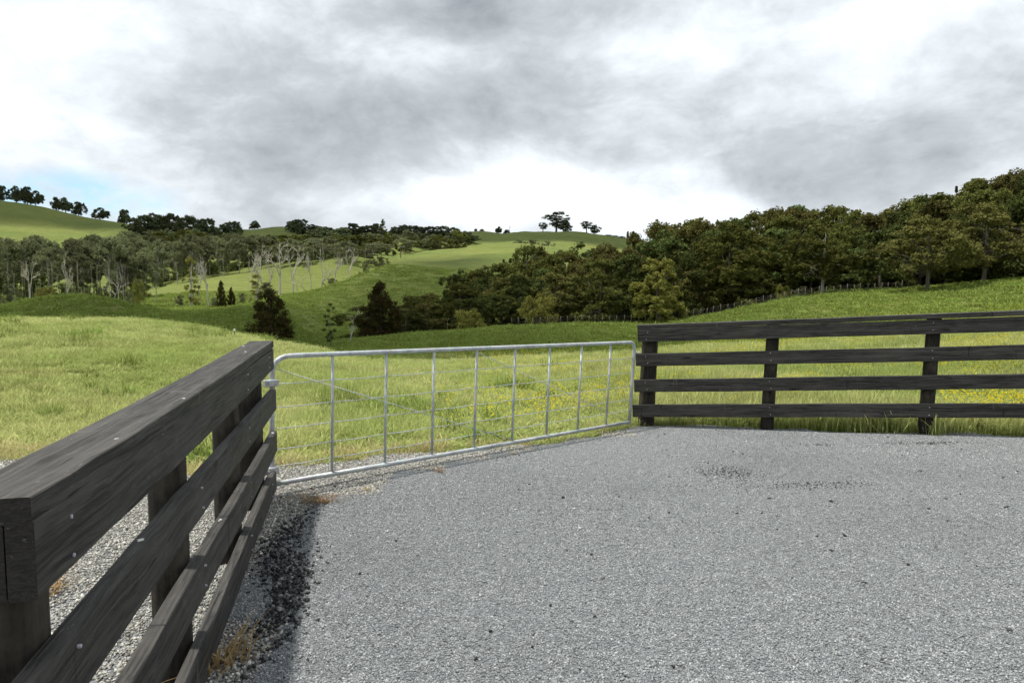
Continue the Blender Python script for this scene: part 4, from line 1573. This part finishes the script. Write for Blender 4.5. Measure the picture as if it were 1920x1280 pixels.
plant('snag', 838, 70, 594, 8, 'dead_stump', 'bare pale stem leaning before the wood', 'tree')
plant('round1', 1010, 118, 468, 70, 'crest_tree', 'round dark tree rising over the left shoulder of the wood', 'tree')
plant('round0', 1050, 150, 466, 26, 'crest_tree', 'small dark tree against the bright crest above the wood', 'tree')

# left-hand grove and woods
GW = 'trees of the grove behind the grassy mound'
x_ = -40
while x_ < 262:
    plant('grove%d' % random.randrange(3), x_ + random.uniform(-8, 8), random.uniform(106, 118), random.uniform(438, 474), random.uniform(50, 70), 'grove_tree',
          'slender grey-green tree of the mound grove %s' % left_sector(x_), 'tree', GW)
    x_ += random.uniform(13, 22)
x_ = -50
while x_ < 300:
    plant('grove%d' % random.randrange(3), x_ + random.uniform(-8, 8), random.uniform(124, 150), random.uniform(434, 454), random.uniform(48, 66), 'grove_tree',
          'slender grey-green tree of the mound grove %s' % left_sector(x_), 'tree', GW)
    x_ += random.uniform(20, 30)
x_ = -50
while x_ < 290:
    plant('under', x_, random.uniform(126, 160), random.uniform(512, 530), random.uniform(40, 60), 'understory_bush', 'dark bush filling the shade under the left-hand grove', 'shrub', 'bushes under the grove', 0.3)
    x_ += random.uniform(24, 34)
x_ = 290
while x_ < 700:
    plant('under', x_, random.uniform(214, 222), np.interp(x_, [290, 500, 700], [503, 478, 464]) + random.uniform(-6, 6), random.uniform(46, 64), 'understory_bush', 'dark bush filling the shade under the far wood edge', 'shrub', 'bushes under the far wood', 0.3)
    x_ += random.uniform(20, 28)
WW = 'trees of the far wood across the valley'
x_ = 236
while x_ < 720:
    yt = np.interp(x_, [236, 300, 500, 600, 720], [438, 440, 456, 460, 454])
    plant('grove%d' % random.randrange(3), x_ + random.uniform(-6, 6), random.uniform(192, 212), yt + random.uniform(-10, 12), random.uniform(38, 54), 'wood_edge_tree',
          'pale-stemmed tree on the lower edge of the far wood %s' % left_sector(x_), 'tree', 'edge trees of the far wood')
    x_ += random.uniform(12, 19)
for (ra, rb, ya, yb, stp, ks, x0, x1) in [(222, 240, 440, 462, 21, ('grove0', 'grove1', 'olive1', 'grove2'), 225, 760), (262, 290, 430, 446, 24, ('olive0', 'olive1', 'olive2', 'grove0'), 240, 860),
                                          (300, 330, 424, 440, 26, ('olive2', 'blue0', 'blue1', 'grove2'), 250, 880)]:
    x_ = x0
    while x_ < x1:
        add = 0 if x_ < 560 else (x_ - 560) * 0.035
        if ra < 230 and x_ > 690:
            break
        yt = random.uniform(ya, yb)
        if 440 < x_ < 540:
            yt = max(yt, 440)
        plant(random.choice(ks), x_ + random.uniform(-8, 8), random.uniform(ra, rb), yt + add * 0.4, random.uniform(34, 56), 'far_wood_tree',
              'tree in the %s canopy of the far wood %s' % ('lower' if ra < 230 else 'middle' if ra < 280 else 'upper', left_sector(x_)), 'tree', WW)
        x_ += stp * random.uniform(0.8, 1.2)
for xx, yt, wd in ((255, 407, 34), (272, 402, 40), (292, 398, 48), (318, 399, 46), (345, 402, 44), (368, 406, 40), (388, 408, 36), (402, 422, 30), (422, 416, 28), (443, 414, 30),
                   (546, 412, 30), (562, 410, 34), (590, 420, 34), (612, 424, 34), (640, 428, 40), (662, 418, 34), (684, 422, 34), (706, 420, 24), (738, 424, 24), (756, 420, 34), (782, 422, 36), (806, 424, 34), (828, 423, 34), (850, 425, 34),
                   (868, 432, 34), (884, 440, 28)):
    plant('blue%d' % random.randrange(3), xx, 395 + random.uniform(-12, 12), yt, wd, 'ridge_tree', 'dark tree of the far ridge belt %s' % left_sector(xx), 'tree', 'dark trees along the far ridge')
plant('spire', 718, 360, 410, 16, 'spire_tree', 'tall thin tree standing highest in the far ridge belt', 'tree')
plant('pine', 703, 365, 418, 24, 'ridge_tree', 'bare-stemmed tree beside the tallest thin tree of the far ridge', 'tree')
for i, (xx, yt, wd, lab) in enumerate(((2, 346, 22, 'hilltop tree at the left picture edge'), (29, 347, 28, 'second hilltop tree from the left picture edge'), (50, 348, 26, 'third hilltop tree from the left picture edge'),
                                      (66, 356, 24, 'last tree of the leftmost hilltop clump'), (104, 368, 20, 'first tree of the hilltop pair with a gap to its left'), (122, 369, 27, 'larger tree of the hilltop pair'),
                                      (146, 377, 25, 'hilltop tree just right of the pair'), (187, 388, 28, 'lone rounded hilltop tree with a gap on both sides'), (232, 391, 23, 'lone hilltop tree lowest on the left skyline'),
                                      (477, 413, 22, 'lone round tree on the saddle skyline of the far wood'), (903, 429, 10, 'small round tree on the far right-hand hill skyline'), (935, 424, 15, 'larger of the tiny trees on the far hill skyline'),
                                      (950, 430, 14, 'low tiny tree beside a pole on the far hill skyline'), (892, 428, 7, 'tiny pointed tree on the far hill skyline'))):
    plant('round%d' % (i % 2), xx, 508, yt, wd, 'hilltop_tree', lab, 'tree', 'lone trees on the skyline', 0.3)
plant('pine', 1043, 510, 396, 46, 'hilltop_pine', 'tallest spreading pine on the far grassy hill', 'tree')
plant('blue0', 1060, 508, 412, 34, 'hilltop_tree', 'dense tree under the right side of the tall hilltop pine', 'tree')
plant('pine', 1018, 508, 417, 22, 'hilltop_pine', 'small pine left of the tall hilltop pine', 'tree')
plant('pine', 1100, 510, 414, 26, 'hilltop_pine', 'pine clump standing apart right of the tall hilltop pine', 'tree')
plant('blue1', 1116, 508, 421, 22, 'hilltop_tree', 'rounded tree joined to the right-hand hilltop pine clump', 'tree')
for xx, wd in ((975, 40), (1000, 44), (1028, 36)):
    plant('shrub1', xx, 330, 447 + (xx - 975) * 0.05, wd, 'scrub_bush', 'dark scrub bush below the far hilltop pines', 'shrub', 'scrub under the far hill')
for xx in (1140, 1152, 1165, 1180):
    plant('blue2', xx, 505, 440 + (xx - 1140) * 0.12, 16, 'far_bush', 'low dark bush where the far hill meets the wood', 'shrub', 'low bushes on the far hill')

# bleached dead trees in the bright hollow
for i, (key, xx, r_, yt, wd, lab) in enumerate((
        ('dead0', 388, 112, 478, 40, 'bleached dead tree with stubby limbs in the bright hollow'),
        ('ivy', 355, 114, 478, 30, 'dead trunk clothed in yellow-green ivy left of the stubby bleached tree'),
        ('dead1', 522, 146, 452, 62, 'largest bleached dead tree with a wide bare crown'),
        ('dead2', 492, 152, 456, 52, 'bleached dead tree just left of the largest one'),
        ('dead0', 470, 158, 466, 40, 'leaning bleached dead tree in the middle of the row'),
        ('dead1', 548, 160, 456, 46, 'bleached dead tree just right of the largest one'),
        ('dead2', 600, 150, 464, 46, 'many-stemmed bleached dead tree right of the grey thicket'),
        ('dead0', 626, 152, 470, 34, 'thin bleached dead tree beyond the many-stemmed one'),
        ('dead1', 655, 168, 462, 34, 'rightmost bleached dead tree at the hill shoulder'),
        ('dead2', 505, 156, 460, 44, 'short bleached dead tree in the gap left of the largest'),
        ('dead0', 582, 158, 470, 30, 'slim bleached dead tree behind the grey thicket'),
        ('dead1', 372, 118, 486, 26, 'slim bleached dead tree between the ivied trunk and the stubby one'),
        ('dead1', 52, 104, 487, 40, 'bleached dead tree with raised arms at the left of the grove'),
        ('dead2', 122, 102, 466, 40, 'grey dead tree among the slender trees of the grove'),
        ('snag', 282, 180, 487, 8, 'white snag standing at the edge of the far wood'),
        ('snag', 418, 116, 500, 8, 'broken pale snag above the pair of small conifers'),
        ('snag', 464, 118, 486, 8, 'tall thin white snag between conifers and largest dead tree'),
        ('snag', 435, 120, 518, 6, 'short pale snag beside the smaller small conifer'))):
    plant(key, xx, r_, yt, wd, 'dead_tree', lab, 'tree', 'bleached dead trees')
for i in range(46):
    left = i < 22
    xx = random.uniform(10, 250) if left else random.uniform(270, 690)
    r_ = random.uniform(100, 106) if left else random.uniform(186, 192)
    base = 548 if left else np.interp(xx, [270, 400, 525, 650, 700], [541, 521, 504, 488, 486])
    plant('snag', xx, r_, base - (random.uniform(34, 70) if left else random.uniform(26, 50)), random.uniform(5, 9), 'thin_stem', 'thin pale stem of the %s %s' % ('mound grove' if left else 'far wood', left_sector(xx)), 'tree', 'thin pale stems along the wood edges')
for xx, r_, yt, wd, k, lab in ((338, 113, 552, 26, 'shrub1', 'low pale scrub at the foot of the ivied trunk'), (366, 116, 556, 20, 'shrub0', 'yellow-green scrub between the ivied trunk and the stubby bleached tree'),
                               (402, 112, 556, 22, 'shrub1', 'low scrub left of the pair of small conifers'), (452, 118, 548, 26, 'shrub1', 'low scrub right of the pair of small conifers'),
                               (498, 150, 528, 40, 'shrub1', 'grey-green scrub at the foot of the largest bleached tree'), (620, 150, 520, 36, 'shrub1', 'grey-green scrub under the many-stemmed bleached tree'),
                               (300, 190, 520, 34, 'under', 'dark scrub at the field corner under the far wood'), (242, 96, 545, 22, 'shrub1', 'low scrub beside the ashen twiggy tree'), (684, 172, 492, 26, 'shrub1', 'scrub in the gully foot by the rightmost bleached tree')):
    plant(k, xx, r_, yt, wd, 'scrub_bush', lab, 'shrub', 'scrub in the bright hollow')
plant('deadgrey', 220, 88, 486, 44, 'bare_tree', 'ashen grey twiggy tree at the foot of the mound', 'tree')
plant('deadgrey', 214, 88, 520, 50, 'bare_tree', 'low grey brush round the foot of the ashen twiggy tree', 'shrub')
plant('cone', 414, 112, 525, 18, 'small_conifer', 'taller of the pair of small conifers in the bright hollow', 'tree')
plant('cone2', 433, 114, 537, 15, 'small_conifer', 'shorter of the pair of small conifers in the bright hollow', 'tree')
plant('ivy', 480, 122, 512, 34, 'ivy_tree', 'leafy ivied stem below the leaning bleached tree', 'tree')
plant('deadgrey', 556, 138, 502, 50, 'thicket', 'grey-brown bare thicket left half beside the largest dead tree', 'shrub')
plant('twiggy', 572, 140, 508, 46, 'thicket', 'grey-brown bare thicket right half before the many-stemmed dead tree', 'shrub')
plant('shrub1', 712, 190, 480, 36, 'hill_shrub', 'pale scrub in the gully on the green hillside', 'shrub')
plant('shrub0', 85, 92, 535, 34, 'mound_shrub', 'yellow-green bush peeking over the mound', 'shrub')
plant('shrub1', 12, 92, 530, 46, 'mound_shrub', 'grey-green bush at the left edge behind the mound', 'shrub')
plant('shrub0', 258, 108, 518, 24, 'mound_shrub', 'yellow-green bush at the right end of the grove', 'shrub')

# ------------------------------------------------------------------ wire fence along the wood, peg, power poles
m_dry, t, out = new_mat('weathered_post_wood')
tcn = t.n('ShaderNodeTexCoord')
b1 = t.noise(tcn.outputs['Object'], 12, 4, 0.6)
principled(t, out, t.mix(b1, (0.10, 0.09, 0.07), (0.20, 0.18, 0.15)), 0.9, spec=0.1)
m_wire, t, out = new_mat('dull_wire')
principled(t, out, (0.2, 0.2, 0.2), 0.6, metal=0.6)
wf = empty('wire_fence', (0, 0, 0))
tag(wf, 'long wire fence of thin wooden posts along the foot of the right-hand wood', 'fence')
v, f = tube([(0, 0, -0.3), (0, 0, 0.4), (0, 0, 0.86)], [0.034, 0.033, 0.030], 6)
POST = mesh('post', v, f, m_dry, True)
prev = []
xx = 960.0
while xx < 1715:
    yb_ = np.interp(xx, bx2, by2)
    a, tt = az_tan(xx, yb_)
    rr = float(np.interp(xx, [960, 1200, 1300, 1430, 1520, 1720], [69, 71, 72, 72.5, 73, 76]))
    x_, y_ = rr * math.sin(a), rr * math.cos(a)
    o = bpy.data.objects.new('post', POST)
    link(o, wf)
    o.location = (x_, y_, gz(x_, y_))
    o.rotation_euler = (random.uniform(-.05, .05), random.uniform(-.05, .05), 0)
    o.scale = (1, 1, random.uniform(0.9, 1.12))
    prev.append(Vector((x_, y_, gz(x_, y_))))
    xx += 13 + random.uniform(-1.5, 1.5)
for hz in (0.2, 0.4, 0.6, 0.78):
    v, f = tube([p + Vector((0, 0, hz)) for p in prev], [0.0025] * len(prev), 4)
    obj('wire', mesh('wire', v, f, m_wire), wf)

m_white, t, out = new_mat('white_paint')
principled(t, out, (0.75, 0.75, 0.72), 0.6)
a, tt = az_tan(440, 632)
x_, y_ = 27.5 * math.sin(a), 27.5 * math.cos(a)
peg = empty('marker_peg', (x_, y_, gz(x_, y_)))
tag(peg, 'small white-capped marker peg on the crest of the near field', 'peg')
v, f = tube([(0, 0, -0.1), (0, 0, 0.28)], [0.018, 0.018], 8)
obj('stake', mesh('stake', v, f, m_dry), peg)
v, f = tube([(0, 0, 0.26), (0, 0, 0.33), (0, 0, 0.345)], [0.035, 0.035, 0.02], 8)
obj('cap', mesh('cap', v, f, m_white), peg)

poles = []
for (xx, r_, yt, lab) in ((751, 208, 461, 'power pole with a crossarm low on the green hillside'), (838, 300, 441, 'power pole against the far wood above the bright hillside'),
                          (997, 200, 460, 'thin power pole in front of the bright hill crest'), (956, 500, 425, 'tiny power pole on the far hill skyline')):
    a, tt = az_tan(xx, yt)
    x_, y_ = r_ * math.sin(a), r_ * math.cos(a)
    zb = gz(x_, y_)
    H = CAM_H + r_ * tt - zb
    e = empty('power_pole', (x_, y_, zb))
    tag(e, lab, 'pole', 'power poles')
    v, f = tube([(0, 0, -0.5), (0, 0, H)], [0.15, 0.11], 8)
    obj('shaft', mesh('shaft', v, f, m_dry), e)
    v, f = tube([(-1.1, 0, H - 0.35), (1.1, 0, H - 0.35)], [0.08, 0.08], 4)
    obj('crossarm', mesh('crossarm', v, f, m_dry), e)
    for k in (-1, 0, 1):
        v, f = tube([(k * 0.95, 0, H - 0.3), (k * 0.95, 0, H - 0.1)], [0.05, 0.035], 6)
        obj('insulator', mesh('insulator', v, f, m_white), e)
    poles.append(Vector((x_, y_, zb + H - 0.1)))

# ------------------------------------------------------------------ clouds overhead, out of the frame, whose shadow lies on the middle distance
m_cloud, t, out = new_mat('cloud_vapour')
principled(t, out, (0.85, 0.85, 0.86), 1.0, spec=0.0)
CLOUD_H = 700.0


def cloud(outline_px, seed, label):
    """outline: list of (px, distance) in plan on the ground; the cloud floats up-sun of it."""
    rg = np.random.default_rng(seed)
    pts = []
    for px, r_ in outline_px:
        a, _ = az_tan(px, 545)
        pts.append((r_ * math.sin(a), r_ * math.cos(a)))
    pts = np.array(pts)
    off = np.array([SUN.x / SUN.z, SUN.y / SUN.z]) * CLOUD_H
    lo, hi = pts.min(0) - 10, pts.max(0) + 10
    st = 5.0
    gx_, gy_ = np.meshgrid(np.arange(lo[0], hi[0], st), np.arange(lo[1], hi[1], st), indexing='ij')
    d_ = poly_dist(gx_.ravel(), gy_.ravel(), [tuple(p) for p in pts]).reshape(gx_.shape)
    d_ = d_ + 3.0 * np.sin(gx_ * 0.13 + np.sin(gy_ * .09)) + 2.0 * np.sin(gy_ * 0.21 + gx_ * 0.05)
    keep = d_ > 0
    nz_ = 0.6 + 0.4 * np.sin(gx_ * .05) * np.cos(gy_ * .06)
    th_ = np.sqrt(np.clip(d_, 0, 60)) * 6 * nz_
    idx = -np.ones(gx_.shape, int)
    idx[keep] = np.arange(keep.sum())
    q = np.stack([idx[:-1, :-1], idx[1:, :-1], idx[1:, 1:], idx[:-1, 1:]], -1).reshape(-1, 4)
    q = q[(q >= 0).all(1)]
    n_ = keep.sum()
    top = np.stack([gx_[keep] + off[0], gy_[keep] + off[1], CLOUD_H + th_[keep]], -1)
    bot = np.stack([gx_[keep] + off[0], gy_[keep] + off[1], CLOUD_H - 0.25 * th_[keep] - 0.3], -1)
    o = obj('cloud', fast_mesh('cloud', np.vstack([top, bot]), np.vstack([q, q[:, ::-1] + n_]), m_cloud, smooth=True))
    tag(o, label, kind='stuff')
    return o


cloud([(-500, 46), (0, 45), (330, 44), (520, 42), (620, 36), (700, 32), (1000, 34), (1200, 38), (1290, 48), (1300, 62), (1150, 66), (980, 66), (900, 78), (900, 120), (980, 190), (960, 212), (860, 205), (780, 196), (730, 160),
       (640, 118), (560, 102), (450, 96), (330, 96), (230, 92), (100, 90), (-500, 90)], 1, 'low cloud drifting over the valley')
cloud([(-600, 385), (-100, 400), (60, 408), (180, 418), (262, 400), (300, 352), (560, 352), (860, 350), (900, 400), (1300, 420), (1300, 760), (-600, 760)], 2, 'low cloud over the far ridge')
